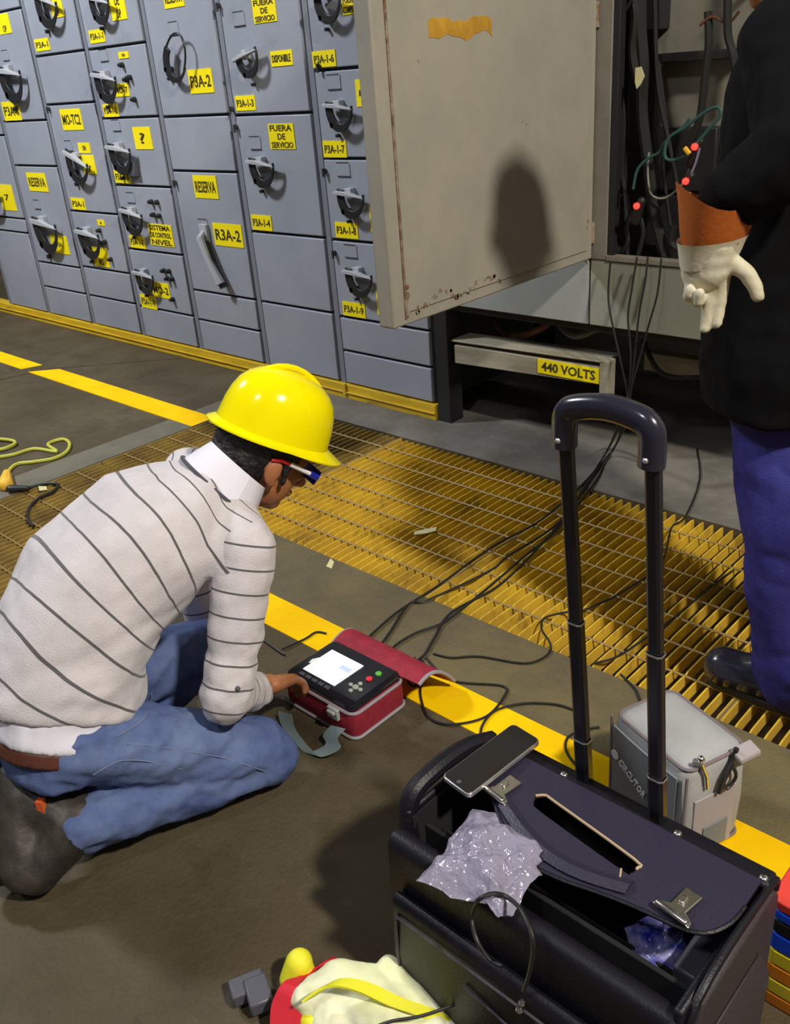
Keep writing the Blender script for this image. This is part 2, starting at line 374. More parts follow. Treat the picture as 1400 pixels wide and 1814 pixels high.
# pale kerbs that frame the trench
kb = MB(); kb.box((GX0-0.17, LY0, 0.0), (GX0, GY1+0.02, 0.003)); tag(kb.build('trim_1', 'curb', smooth=False), kind='structure')
kb = MB(); kb.box((LX1, 1.372, 0.0), (2.5, GY0, 0.002)); tag(kb.build('trim_5', 'tan', smooth=False), kind='structure')
kb = MB(); kb.box((GX0-0.02, GY1, 0.0), (2.5, 3.74, 0.002)); tag(kb.build('trim_6', 'plinth', smooth=False), kind='structure')
s1 = MB(); s1.box((-2.32, 1.256, 0.0), (1.4, 1.372, 0.0025)); tag(s1.build('trim_2', 'stripe', smooth=False), kind='structure')
s2 = MB(); s2.prism([(-8.5, 2.125, 0), (-5.02, 2.105, 0), (-4.98, 2.215, 0), (-8.5, 2.235, 0)], (0, 0, 0.0025))
s2.prism([(-4.92, 2.100, 0), (GX0, 2.095, 0), (GX0, 2.225, 0), (-4.80, 2.225, 0)], (0, 0, 0.0042))
tag(s2.build('trim_3', 'stripe', smooth=False), kind='structure')
cr_ = MB(); cr_.prism([(-5.2, 1.0, 0), (-5.18, 1.0, 0), (-4.86, 2.2, 0), (-4.3, 2.75, 0), (-4.32, 2.75, 0), (-4.88, 2.2, 0)], (0, 0, 0.001))
tag(cr_.build('trim_4', 'pit', smooth=False), kind='structure')
bk = MB(); bk.box((-9, 3.75, 0), (5, 3.85, 4.0)); tag(bk.build('wall_back', 'panelgreen', smooth=False), kind='structure')
# ---- gratings
def grating(xa, xb, ya, yb, label, m='grate'):
    mb = MB(); z0, z1 = -0.036, -0.001; sp = 0.033; rods = 0.109
    n = int((xb-xa)/sp); ny = int(round((yb-ya)/rods)); ry = (yb-ya)/ny
    for i in range(n+1):
        x = xa+0.006+(xb-xa-0.012)*i/n; pr = [(ya+0.004, z0), (ya+0.004, z1-0.012)]
        for j in range(ny):
            y = ya+ry*j; pr += [(y+ry*0.05, z1-0.003), (y+ry*0.16, z1), (y+ry*0.84, z1), (y+ry*0.95, z1-0.003)]
        pr += [(yb-0.004, z1-0.012), (yb-0.004, z0)]
        mb.prism([(x-0.002, p, q) for p, q in pr], (0.004, 0, 0))
    mb.mat(1)
    for j in range(1, ny):
        y = ya+ry*j; mb.tube([(xa+0.004, y, z1-0.004), (xb-0.004, y, z1-0.004)], 0.0035, 6)
    mb.box((xa+0.001, ya+0.001, z0), (xa+0.005, yb-0.001, z1)); mb.box((xb-0.005, ya+0.001, z0), (xb-0.001, yb-0.001, z1))
    o = mb.build('floor_grating', [m, 'rod'], smooth=False); return tag(o, label, 'grating', 'steel gratings over the cable trench')
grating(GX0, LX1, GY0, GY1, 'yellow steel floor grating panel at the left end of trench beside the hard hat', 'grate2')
grating(LX1, -1.55, GY0, GY1, 'yellow steel floor grating panel in front of the black post, partly in shadow')
grating(-1.55, -0.65, GY0, GY1, 'yellow steel floor grating panel behind the telescopic trolley poles')
grating(-0.65, GX1, GY0, GY1, 'yellow steel floor grating panel under the shoe of standing person')
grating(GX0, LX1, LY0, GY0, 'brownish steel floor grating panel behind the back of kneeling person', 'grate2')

# ================================================================ SWITCHGEAR LINE
rl = MB(); rl.box((-8.2, YW-0.012, 0.001), (-2.452, YW+0.06, 0.070)); rl.box((-8.2, YW-0.02, 0.030), (-2.452, YW-0.012, 0.036))
rl.box((-3.02, YW-0.022, 0.02), (-3.00, YW-0.012, 0.075))
tag(rl.build('base_rail', 'rail', bevel=0.002), 'long yellow painted base channel running under the grey switchgear cabinets', 'rail')
def wp(px, py, dy=0.0):
    p = wl(px, py, YW+dy); return p.x, p.z
def sign(parent, box, lines, tilt=0):
    (xa, za), (xb, zb) = wp(box[0], (box[1]+box[3])/2), wp(box[2], (box[1]+box[3])/2)
    cx = (box[0]+box[2])/2; _, zt = wp(cx, box[1]); _, zm = wp(cx, box[3]); x = (xa+xb)/2; w = abs(xb-xa); w *= 0.93; h = abs(zt-zm)*0.92; z = (zt+zm)/2
    mb = MB(); mb.box((x-w/2, YW-0.003, z-h/2), (x+w/2, YW, z+h/2)); mb.mat(1); n = len(lines)
    for i, s in enumerate(lines):
        if not s: continue
        lh = h/n; zc = z+h/2-lh*(i+0.5)
        tw = w*(0.86 if len(s) > 3 else 0.3)
        put_text(mb, s, (x, YW-0.0035, zc), (1, 0, 0), (0, 0, 1), tw, min(lh*0.72, h*0.5))
    return mb.build('sign', ['label', 'ink'], parent, smooth=False)
def handle_with_shade(parent, cx, cz, r, rot=0.0, ring=False):
    """disconnect handle: pale grey grip on top, black open loop under it that doubles as its shadow"""
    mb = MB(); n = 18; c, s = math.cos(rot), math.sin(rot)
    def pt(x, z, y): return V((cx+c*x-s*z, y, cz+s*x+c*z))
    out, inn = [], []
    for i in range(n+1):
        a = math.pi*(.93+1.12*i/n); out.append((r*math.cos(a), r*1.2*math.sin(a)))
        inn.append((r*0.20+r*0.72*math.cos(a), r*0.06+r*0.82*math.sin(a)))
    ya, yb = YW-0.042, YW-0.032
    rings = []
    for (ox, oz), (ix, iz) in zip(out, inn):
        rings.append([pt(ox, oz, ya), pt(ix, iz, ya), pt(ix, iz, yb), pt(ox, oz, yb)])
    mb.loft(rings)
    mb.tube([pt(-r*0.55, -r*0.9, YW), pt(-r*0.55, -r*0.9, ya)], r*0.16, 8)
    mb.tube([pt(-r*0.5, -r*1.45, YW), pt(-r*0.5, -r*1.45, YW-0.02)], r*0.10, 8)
    h = mb.build('handle', 'black', parent, bevel=0.0015)  # black loop is part handle, part its cast shadow built as solid shape
    g = MB(); g.mat(0)
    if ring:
        g.tube([pt(r*.05+r*.9*math.cos(math.pi*k/12), r*1.5*math.sin(math.pi*k/12), ya+.003) for k in range(13)], r*.06, 8); g.build('loop', 'black', parent); return  # thin black ring follows the outline of the handle's shadow
    rings = []
    for k, (x, hh, y) in enumerate(((-1.12, .06, -.054), (-1.0, .10, -.058), (-.3, .12, -.056), (.3, .06, -.050), (1.0, .015, -.044))):
        rings.append([pt(x*r, hh*r*1.6, YW+y), pt(x*r, -0.02*r, YW+y), pt(x*r, -0.02*r, YW-0.024), pt(x*r, hh*r*1.6, YW-0.024)])
    g.loft(rings); g.box(pt(-.6*r, -.05*r, YW-0.03), pt(-.1*r, .35*r, YW))
    g.build('grip', 'handlegrey', parent, bevel=0.002)
def plate(parent, px, py, w=0.075, h=0.05):
    x, z = wp(px, py); mb = MB(); mb.box((x-w/2, YW-0.003, z-h/2), (x+w/2, YW, z+h/2)); mb.mat(1); mb.box((x-w/2, YW-0.0045, z-h/2-0.004), (x+w/2, YW, z-h/2)); mb.box((x-w/2, YW-0.0045, z+h/2), (x+w*0.4, YW, z+h/2+0.003))  # dark strips above and below are the plate's shadow put into colour
    mb.build('nameplate', ['cab', 'cabdark'], parent, smooth=False)
def latch(parent, px, py):
    x, z = wp(px, py); mb = MB(); mb.tube([(x, YW, z), (x, YW-0.014, z)], 0.011, 10); mb.box((x-0.004, YW-0.02, z-0.022), (x+0.004, YW-0.012, z+0.012)); mb.build('latch', 'cabdark', parent)
def knob(parent, px, py, r=0.013):
    x, z = wp(px, py); mb = MB(); mb.tube([(x, YW, z), (x, YW-0.016, z)], r, 12); mb.tube([(x, YW-0.016, z), (x, YW-0.028, z)], r*0.7, 12); mb.build('push_button', 'black', parent, bevel=0.001)
CX = [-2.463, -3.052, -3.61, -4.18, -4.752, -5.32, -5.90, -6.47, -7.04]
cols = [
 dict(seams=[(598,122),(616,281),(629,428),(678,573),(686,636)],
      signs=[((606,-12,634,27),['FUERA','COMPRES']),((553,88,597,120),['P3A-1-6']),((631,138,649,191),['','MO','']),((572,248,616,280),['P3A-1-7']),((656,365,670,412),['','1','']),((594,393,636,423),['P3A-1-8']),((607,535,649,562),['P3A-1-9']),((668,513,682,560),['','R',''])],
      handles=[(612,190,26,0.1),(632,345,26,0.1),(646,485,26,0.1),(592,-2,26,0.1)], plates=[(592,145),(609,300),(622,445)], latches=[(577,303),(594,448),(567,118)],
      label='grey switchgear cabinet column next to the black post, partly behind the open beige door'),
 dict(seams=[(481,202),(512,416),(530,545)],
      signs=[((447,-6,491,42),['FUERA','DE','SERVICIO']),((479,88,520,118),['DISPONIBLE']),((417,168,454,197),['P3A-1-3']),((476,217,524,266),['FUERA','DE','SERVICIO']),((446,380,483,409),['P3A-1-4'])],
      handles=[(448,98,22,-0.25),(474,290,24,0.1)], plates=[(424,33),(453,253)], latches=[(389,10),(420,225),(412,193)],
      label='grey switchgear cabinet column with two out of service signs, directly above the hard hat'),
 dict(seams=[(350,205),(365,304),(401,523),(418,579)],
      signs=[((289,-22,327,15),['RESERVA']),((334,120,379,167),['P3A-2']),((343,309,387,353),['RESERVA']),((378,395,432,438),['R3A-2'])],
      handles=[(321,106,20,0.75)], plates=[(308,50),(361,398)], latches=[(312,323)], lever=[((366,415),(404,500))],
      label='grey switchgear cabinet column with a large slanted disconnect handle and a sign reading R3A-2'),
 dict(seams=[(209,81),(232,208),(256,330),(280,447),(304,553)],
      signs=[((195,-14,224,38),['DE','OP']),((158,51,187,77),['P3A-1-1']),((202,147,230,172),['MO-7']),((183,183,211,208),['P3A-1-2']),((210,91,229,104),['ON']),((237,223,270,266),['?']),((203,301,232,325),['P3A-1-5']),((264,396,308,437),['SISTEMA','DE CONTROL','NIVEL']),((230,417,258,440),['P3A-1-7']),((270,500,302,528),['MO-2']),((250,522,278,547),['P3A-1-9'])],
      handles=[(197,138,21,0.15),(222,265,21,0.1),(244,378,19,0.15),(265,486,17,0.1),(187,2,19,0.2)], plates=[(184,98),(206,222),(232,350)],
      knobs=[(218,115),(232,137),(226,141),(240,176),(270,357),(280,358),(274,380),(284,382),(292,479),(301,480),(299,493),(307,494),(308,530)], box=[(240,297)],
      label='grey switchgear cabinet column of five small doors with black push buttons and many yellow signs'),
 dict(seams=[(110,94),(128,183),(170,377),(185,478),(170,525)],
      signs=[((90,-8,112,33),['','OP']),((62,67,89,91),['P3A-1']),((108,191,147,232),['MO-TC2']),((139,252,161,272),['ON']),((146,273,170,309),['','7']),((127,350,152,372),['P3A-1']),((173,389,186,400),['A']),((165,437,193,473),['','MO'])],
      handles=[(92,2,21,0.3),(146,283,20,0.35),(166,415,20,0.1)], plates=[(122,258)], knobs=[(178,408),(188,428),(182,430),(198,459)], latches=[(88,193)],
      label='grey switchgear cabinet column with a blank door between two handled doors, third from left'),
 dict(seams=[(20,17),(48,214),(66,294),(104,469),(85,508)],
      signs=[((-4,22,19,62),['','OP']),((5,178,37,215),['P3A-1']),((49,305,84,340),['RESERVA']),((91,416,122,450),['','P3A','']) ],
      handles=[(27,130,22,0.1),(88,398,22,0.1)], plates=[(10,98),(66,362)],
      label='grey switchgear cabinet column with a reserve sign low down, near left photo edge'),
 dict(seams=[(-6,240),(20,386),(20,410)], signs=[((0,325,26,374),['','7',''])], handles=[(-12,338,18,0.1)], plates=[], label='grey switchgear cabinet column cut by the left photo edge, low yellow sign on it'),
 dict(seams=[], signs=[], handles=[], plates=[], label='plain grey switchgear cabinet column at the far left end of row'),
]
TOP = 1.98
for i, c in enumerate(cols[:7]):
    xb, xa = CX[i], CX[i+1]; root = empty('switchgear_cabinet', ((xa+xb)/2, YW+0.2, 0.07), c['label'], 'cabinet', 'switchgear cabinet columns')
    b = MB(); b.box((xa+0.001, YW+0.022, 0.071), (xb-0.001, YW+0.55, TOP)); b.mat(1)
    b.box((xa+0.004, YW+0.004, 0.071), (xa+0.034, YW+0.022, TOP))
    b.build('housing', ['cabdark', 'cabframe'], root, smooth=False)
    zs = sorted([wp(*s)[1] for s in c['seams']]); zs = [0.071]+zs+[TOP]
    doors = []
    for z0, z1 in zip(zs, zs[1:]):
        if z1-z0 < 0.03: continue
        d = MB(); d.box((xa+0.042, YW, z0+0.006), (xb-0.012, YW+0.021, z1-0.006))
        nm = 'door' if (z1-z0 > 0.16 and z0 > 0.3) else 'kick_panel'
        doors.append((z0, z1, d.build(nm, 'cab', root, bevel=0.004)))
    def find(px, py):
        z = wp(px, py)[1]
        for z0, z1, o in doors:
            if z0 <= z <= z1: return o
        return doors[-1][2]
    for bx, ln in c['signs']: sign(find((bx[0]+bx[2])/2, (bx[1]+bx[3])/2), bx, ln)
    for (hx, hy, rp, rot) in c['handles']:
        x, z = wp(hx, hy); x2, _ = wp(hx+rp, hy); handle_with_shade(find(hx, hy), x, z, abs(x2-x)*(0.9 if rot < .7 else .95), -rot if rot < .7 else -.62, rot > .7)
    for q in c['plates']: plate(find(*q), *q)
    for q in c.get('latches', []): latch(find(*q), *q)
    for q in c.get('knobs', []): knob(find(*q), *q)
    for (a, b_) in c.get('lever', []):
        (ax, az), (bx_, bz) = wp(*a), wp(*b_); mb = MB()
        mb.tube([(ax-0.005, YW-0.002, az+0.02), (ax+0.01, YW-0.05, az-0.01), ((ax+bx_)/2, YW-0.055, (az+bz)/2), (bx_, YW-0.045, bz)], [0.013, 0.02, 0.017, 0.024], 10, 0); mb.box((ax-0.03, YW-0.02, az-0.04), (ax+0.03, YW, az+0.05))
        mb.build('handle', 'handlegrey', find(*a), bevel=0.002)
        mb = MB(); mb.tube([(ax+0.02, YW-0.02, az-0.03), ((ax+bx_)/2+0.01, YW-0.03, (az+bz)/2-0.03), (bx_, YW-0.03, bz-0.02)], [0.012, 0.016, 0.022], 8); mb.build('lever_underside', 'black', find(*a))  # black bar along the underside of the grey lever
    for q in c.get('box', []):
        x, z = wp(*q); mb = MB(); mb.box((x-0.035, YW-0.03, z-0.04), (x+0.035, YW, z+0.035)); mb.build('lockout_box', 'buckle', find(*q), bevel=0.004)
# ---- the open control cubicle on the right
RX = -0.55
cub = empty('control_cubicle', (-1.6, YW+0.4, 0.0), 'open grey control cubicle raised on a black frame with beige door swung out', 'cubicle')
fr = MB(); fr.box((-2.440, YW-0.005, 0.0), (-2.372, YW+0.08, 0.52)); fr.box((-2.440, YW+0.02, 0.485), (RX, YW+0.08, 0.512)); fr.box((-2.440, YW+0.70, 0.0), (-2.37, YW+0.78, 0.5)); fr.box((RX-0.07, YW, 0), (RX, YW+0.08, 0.5))
fr.box((-2.440, YW+0.7, 0.44), (RX, YW+0.78, 0.51)); fr.build('frame', 'frameblack', cub, bevel=0.003)
bd = MB()
DX = -1.690
bd.box((-2.440, YW+0.021, 0.513), (RX, YW+0.80, 0.530)); bd.box((-2.440, YW+0.70, 0.53), (RX, YW+0.80, 2.3)); bd.box((-2.440, YW+0.02, 0.53), (-2.41, YW+0.7, 2.3)); bd.box((RX-0.03, YW+0.0, 0.53), (RX, YW+0.7, 2.3))
bd.box((-2.440, YW, 2.2), (RX, YW+0.8, 2.3)); bd.build('housing', 'inner', cub, smooth=False)
p = MB(); p.box((-2.438, YW, 0.514), (DX-0.022, YW+0.02, 0.748)); p.build('lower_panel', 'panelgrey', cub, bevel=0.003)
p = MB(); p.box((-2.438, YW+0.001, 0.752), (DX-0.03, YW+0.02, 2.2)); p.build('front_panel', 'panelgrey', cub, bevel=0.003)
p = MB(); p.box((DX-0.014, YW, 0.514), (-1.19, YW+0.02, 0.740)); p.box((DX-0.014, YW+0.001, 0.740), (-1.62, YW+0.02, 0.75))
p.build('lower_panel', 'panelgreen', cub, bevel=0.003)
p = MB(); p.box((-1.185, YW+0.03, 0.514), (RX, YW+0.05, 0.74)); p.build('lower_panel', 'frameblack', cub, bevel=0.003)
p = MB(); p.box((DX-0.03, YW-0.004, 0.745), (-1.642, YW+0.03, 2.2)); p.box((-1.642, YW-0.006, 0.742), (RX, YW+0.03, 0.762)); p.build('door_frame', 'inner', cub, bevel=0.003)
p = MB(); p.box((-1.640, YW+0.0, 0.762), (-1.618, YW+0.035, 2.2)); p.build('door_seal', 'frameblack', cub, bevel=0.002)
p = MB(); p.box((-1.600, YW+0.20, 0.78), (RX-0.03, YW+0.215, 2.2)); bp = p.build('mounting_plate', 'inner', cub, smooth=False)
for (xa_, ya_, xb_, yb_) in ((1150, 228, 1262, 340), (1146, 345, 1250, 462), (1098, -40, 1168, 52), (1160, 96, 1300, 104)):
    a_, b_ = wl(xa_, ya_, YW+.13), wl(xb_, yb_, YW+.13); p = MB(); p.box((a_.x, YW+.13, max(.775, b_.z)), (b_.x, YW+.199, a_.z)); p.build('terminal_block', 'black', cub, bevel=0.004)
for xx, za, zb in ((-1.04, 0.78, 1.9), (-0.90, 0.9, 1.9), (-1.18, 1.35, 1.9)):
    p = MB(); p.box((xx-0.012, YW+0.06, za), (xx+0.012, YW+0.075, zb))
    for k in range(6): p.tube([(xx, YW+0.05, za+0.1+k*0.16), (xx, YW+0.19, za+0.1+k*0.16)], 0.012, 8)
    p.build('busbar', 'copper', cub, bevel=0.001)
# door leaf, opened to 90 degrees
dz0, dz1, dy0 = 0.748, 2.18, 1.742
d = MB(); d.box((DX-0.058, dy0, dz0), (DX-0.002, YW-0.012, dz1))
dr = d.build('door', 'door', cub, bevel=0.006)
g = MB(); g.box((DX-0.002, dy0+0.055, dz0+0.035), (DX+0.002, YW-0.05, dz1-0.04)); g.build('inner_skin', 'door', dr, bevel=0.0015)
g = MB(); g.tube([(DX+0.001, dy0+0.050, dz0+0.02), (DX+0.001, dy0+0.050, dz1-0.03)], 0.0035, 6); g.build('door_gasket', 'rust', dr)
g = MB()
pts = []
for k in range(15): pts.append((1.945+k*0.0185, 1.484+0.006*math.sin(k*0.7)+0.003*math.sin(k*2.1)))
g.loft([[(DX+0.0021, y, z+.004), (DX+0.0021, y, z-.036-.006*math.sin(k_*.9)), (DX+0.0029, y, z-.036-.006*math.sin(k_*.9)), (DX+0.0029, y, z+.004)] for k_, (y, z) in enumerate(pts)]); g.build('glue_smear', 'ochre', dr, smooth=False)
g = MB()
for k in range(46):
    y = 1.82+random.random()*0.40; z = 0.786+0.012*math.sin(y*30)+random.random()*0.016; r_ = 0.002+random.random()*0.006
    g.tube([(DX+0.0021, y, z), (DX+0.003, y, z)], r_, 7)
for (y, z, r_) in ((1.80, 0.83, 0.010), (1.802, 0.852, 0.007), (1.798, 0.815, 0.006), (1.80, 0.78, 0.008), (2.70, 0.86, 0.006), (2.703, 0.88, 0.005), (1.90, 1.40, 0.004), (2.34, 1.22, 0.003), (2.36, 1.21, 0.003)):
    g.tube([(DX+0.0021, y, z), (DX+0.0035, y, z)], r_, 7)
g.build('rust_spot', 'rust', dr)
for z in (0.80, 1.45, 2.0):
    g = MB(); g.tube([(DX-0.005, YW-0.010, z), (DX-0.005, YW-0.010, z+0.07)], 0.009, 10); g.build('hinge', 'rust', dr)
# cable trough under the cubicle
bm_ = MB(); bm_.prism([(-2.352, YW+0.015, 0.268), (-1.652, YW+0.015, 0.292), (-1.652, YW+0.015, 0.358), (-2.352, YW+0.015, 0.345)], (0, 0.05, 0)); bm_.prism([(-2.365, YW+0.012, 0.358), (-1.652, YW+0.012, 0.376), (-1.652, YW+0.012, 0.382), (-2.365, YW+0.012, 0.366)], (0, 0.12, 0))
bm_.box((-1.665, YW+0.012, 0.235), (-1.628, YW+0.06, 0.385))
tr = tag(bm_.build('crossbeam', 'beam', bevel=0.002), 'pale steel crossbeam under the open cubicle with a 440 volts sign', 'beam')
sg = MB(); sg.box((-1.935, YW+0.011, 0.296), (-1.668, YW+0.0148, 0.352)); sg.mat(1); put_text(sg, '440 VOLTS', (-1.80, YW+0.0105, 0.325), (1, 0, 0), (0, 0, 1), 0.235, 0.036); sg.build('sign', ['label', 'ink'], tr, smooth=False)
b2 = MB(); b2.box((-1.62, YW+0.25, 0.29), (-0.9, YW+0.30, 0.36)); b2.box((-1.60, YW+0.3, 0.27), (-1.0, YW+0.5, 0.285))
tag(b2.build('wooden_plank', 'beam', bevel=0.004), 'pale wooden plank lying deep under the cubicle beside the crossbeam', 'plank')
def cable(name, pts, r, m, label, cat='cable', group=None, k=8, seg=8, par=None):
    mb = MB(); mb.tube(pts, r, seg, k); o = mb.build(name, m, par)
    if label: tag(o, label, cat, group)
    return o
def wpt(px, py, dy): return wl(px, py, YW+dy)
cable('loose_cable', [(-2.33, YW+0.25, 0.44), (-2.28, YW+0.2, 0.40), (-2.2, YW+0.17, 0.372), (-2.10, YW+0.17, 0.385), (-2.02, YW+0.22, 0.43), (-2.0, YW+0.3, 0.5)], 0.014, 'copper', 'reddish brown cable sagging over the left end of the crossbeam')
cable('loose_cable', [(-2.1, YW+0.35, 0.44), (-2.0, YW+0.28, 0.39), (-1.9, YW+0.24, 0.385), (-1.8, YW+0.3, 0.44), (-1.75, YW+0.4, 0.5)], 0.012, 'beam', 'pale loose cable looping in the dark above the middle of the crossbeam')
cable('loose_cable', [(-1.6, YW+0.2, 0.42), (-1.5, YW+0.15, 0.33), (-1.4, YW+0.2, 0.31), (-1.25, YW+0.2, 0.36), (-1.1, YW+0.3, 0.42)], 0.009, 'cable', 'black loose cable lying over the wooden plank under the cubicle')
# cables and leads inside the open cubicle
G1 = 'cables inside the open cubicle'
inside = [
 ([(1098,-10),(1098,60),(1090,120),(1104,200),(1102,300),(1108,350),(1112,470)], .06, .010, 'cable', 'thin black cable nearest the hinge side, running full height inside the cubicle'),
 ([(1112,-10),(1114,60),(1112,200),(1110,330),(1116,380)], .09, .011, 'cable', 'black cable beside the hinge side one, passing the dim red lamp'),
 ([(1135,-20),(1136,60),(1140,120),(1138,200),(1150,300),(1160,380),(1180,460)], .06, .021, 'cable', 'thickest black cable trunk in the cubicle, behind the paper tag'),
 ([(1120,-20),(1128,30),(1122,90),(1130,140)], .05, .018, 'cable', 'short thick black cable at the top left of the cubicle'),
 ([(1160,-10),(1163,110),(1170,180),(1185,250),(1200,330)], .09, .008, 'cable', 'thin dark cable with a brass clip, right of the thick trunk'),
 ([(1166,110),(1178,200),(1183,250),(1176,300),(1188,400)], .10, .007, 'cable', 'thin dark cable hanging from the brass clip'),
 ([(1255,20),(1256,80),(1250,130),(1246,170),(1240,210),(1225,250)], .06, .014, 'cable', 'black cable hanging at the middle of cubicle above the teal lead'),
 ([(1290,-10),(1290,60),(1300,100),(1305,150)], .05, .014, 'cable', 'black cable behind the shoulder of standing person'),
 ([(1150,270),(1148,310),(1155,345),(1180,350),(1210,325),(1225,290)], .03, .004, 'panelgreen', 'grey green lead loop around the lowest red lamps'),
 ([(1100,345),(1085,360),(1084,400),(1095,430),(1100,470)], .05, .008, 'cable', 'black cable bowing out at the lower hinge corner of the cubicle'),
 ([(1128,370),(1110,400),(1112,430),(1095,455)], .05, .010, 'cable', 'black cable twisting below the leftmost red lamp'),
 ([(1128,370),(1140,410),(1130,455)], .04, .009, 'cable', 'short black cable dropping straight below leftmost red lamp'),
 ([(1060,70),(1075,50),(1100,30),(1120,0)], .03, .006, 'cable', 'black cable curving over the door frame at the top'),
 ([(1195,400),(1190,430),(1210,450),(1180,465)], .04, .012, 'cable', 'dark cable bundle end beside the orange glove cuff'),
 ([(1240,45),(1262,30),(1290,40),(1310,20)], .05, .005, 'copper', 'brown wire bridging the busbars near the top'),
]
for pts, dy, r_, m, lb in inside: cable('power_cable', [wpt(x, y, dy) for x, y in pts], r_*0.9, m, lb, 'cable', G1)
cable('test_lead', [wpt(x, y, -.02) for x, y in [(1122,335),(1130,300),(1150,280),(1168,270),(1180,250),(1210,225),(1222,210)]], 0.0045, 'teal', 'teal test lead climbing from the leftmost red lamp', 'cable')
cable('test_lead', [wpt(x, y, -.03) for x, y in [(1218,275),(1190,284),(1178,275),(1185,245),(1215,225),(1250,198),(1272,190),(1276,205),(1255,230),(1236,252),(1226,262)]], 0.0052, 'teal', 'teal test lead arching up to the busbar and back to top red lamp', 'cable')
cable('test_lead', [wpt(x, y, -.02) for x, y in [(1240,262),(1232,290),(1220,318)]], 0.004, 'lilac', 'short grey lead between the two right hand red lamps', 'cable')
for (x, y), lb in (((1231, 260), 'glowing red lamp on a test clamp with yellow clip'), ((1215, 321), 'glowing red lamp on a clamp below the yellow clip'), ((1128, 365), 'glowing red lamp on a black clamp at lower left of cubicle')):
    c_ = wpt(x, y, -.035); t = empty('clamp_lamp', c_, lb, 'lamp', 'red lamps on the test clamps')
    q = MB(); q.ball(c_, 0.0105, 8); q.build('bulb', 'redled', t)
    q = MB(); q.cone(c_+V((0.006, 0.02, 0.012)), c_+V((-0.02, 0.035, -0.05)), 0.014, 0.018, 10); q.build('clamp', 'cable', t)
    if y == 260: q = MB(); q.tube([wpt(1213, 262, -.045), wpt(1222, 273, -.045)], 0.0075, 8); q.build('clip', 'yclip', t)
tg = MB(); a_ = [wpt(1126, 120, -.01), wpt(1136, 118, -.01), wpt(1142, 135, -.01), wpt(1135, 150, -.01), wpt(1128, 158, -.01), wpt(1125, 145, -.01)]; tg.prism(a_, (0, 0.003, 0)); tag(tg.build('paper_tag', 'tag', smooth=False), 'small cream paper tag tied to the thick black cables in cubicle', 'tag')

# ================================================================ LEADS from cubicle to meter
G2 = 'black test leads running to the meter'
hang = [([(1082,462),(1078,520),(1083,563),(1100,640),(1112,700),(1105,740)], 'black lead hanging from the cubicle, leftmost at the door frame'),
        ([(1129,455),(1120,510),(1113,563),(1118,630),(1114,700),(1098,745)], 'black lead hanging from the cubicle, second from the left'),
        ([(1148,455),(1143,500),(1132,560),(1124,640),(1118,700),(1110,750)], 'black lead hanging from the cubicle, third from the left'),
        ([(1172,458),(1165,520),(1150,575),(1132,640),(1116,700),(1104,750)], 'black lead hanging from the cubicle, nearest to the white glove')]
ground = [[(1075,800),(1040,850),(960,920),(870,970),(780,1035),(710,1080),(668,1115),(640,1142)],
          [(1080,790),(1050,840),(990,925),(900,985),(870,1010),(760,1062),(725,1070),(690,1122),(668,1150)],
          [(1085,800),(1050,860),(985,940),(930,985),(860,1045),(790,1100),(740,1120),(705,1140),(685,1160)],
          [(1090,790),(1060,830),(1005,910),(940,985),(880,1040),(800,1085),(770,1130),(752,1160),(730,1175)]]
for (h, lb), gpt in zip(hang, ground):
    n = len(h); P_ = [wl(x, y, YW-0.04-0.02*i) for i, (x, y) in enumerate(h)]
    P_ += [fl(x, y, 0.02 if i == 0 else 0.008) for i, (x, y) in enumerate(gpt)]
    cable('test_lead', P_, 0.0036, 'cable', lb, 'cable', G2)
loose = [([(768,1158),(800,1165),(850,1163),(930,1175),(970,1160),(975,1140),(960,1115),(965,1095),(1000,1085),(1020,1084)], 'black lead leaving the red flap and looping at the grating edge'),
 ([(755,1165),(800,1205),(890,1215),(893,1235),(860,1270),(800,1283),(760,1270),(745,1230),(750,1200)], 'black lead crossing the yellow line right beside the meter'),
 ([(852,1312),(855,1285),(880,1258),(930,1246),(985,1248),(1018,1258)], 'black lead ending under the smartphone at the yellow line'),
 ([(1020,1355),(1003,1330),(1008,1305),(1040,1292),(1062,1288)], 'short black lead curl left of the grey bag'),
 ([(1236,795),(1240,850),(1215,915),(1190,935),(1170,1000),(1100,1050),(1060,1070),(1025,1085)], 'black lead crossing the grating toward the right trolley pole'),
 ([(1052,1175),(1090,1165),(1130,1140),(1200,1090),(1260,1040),(1300,1010)], 'black lead lying over the grating between pole and blue jeans'),
 ([(1100,1195),(1125,1220),(1136,1248),(1138,1256)], 'short brown black lead end above the grey bag'),
 ([(735,1165),(722,1200),(735,1215),(755,1190),(745,1165)], 'small black lead curl under the red flap'),
 ([(500,1150),(540,1132),(560,1120),(578,1122)], 'black charging lead at the far left corner of meter'),
 ([(462,1130),(490,1150),(505,1160)], 'thin dark lead between sleeve and meter')]
for pts, lb in loose: cable('test_lead', [fl(x, y, 0.006) for x, y in pts], 0.0030, 'cable', lb, 'cable')

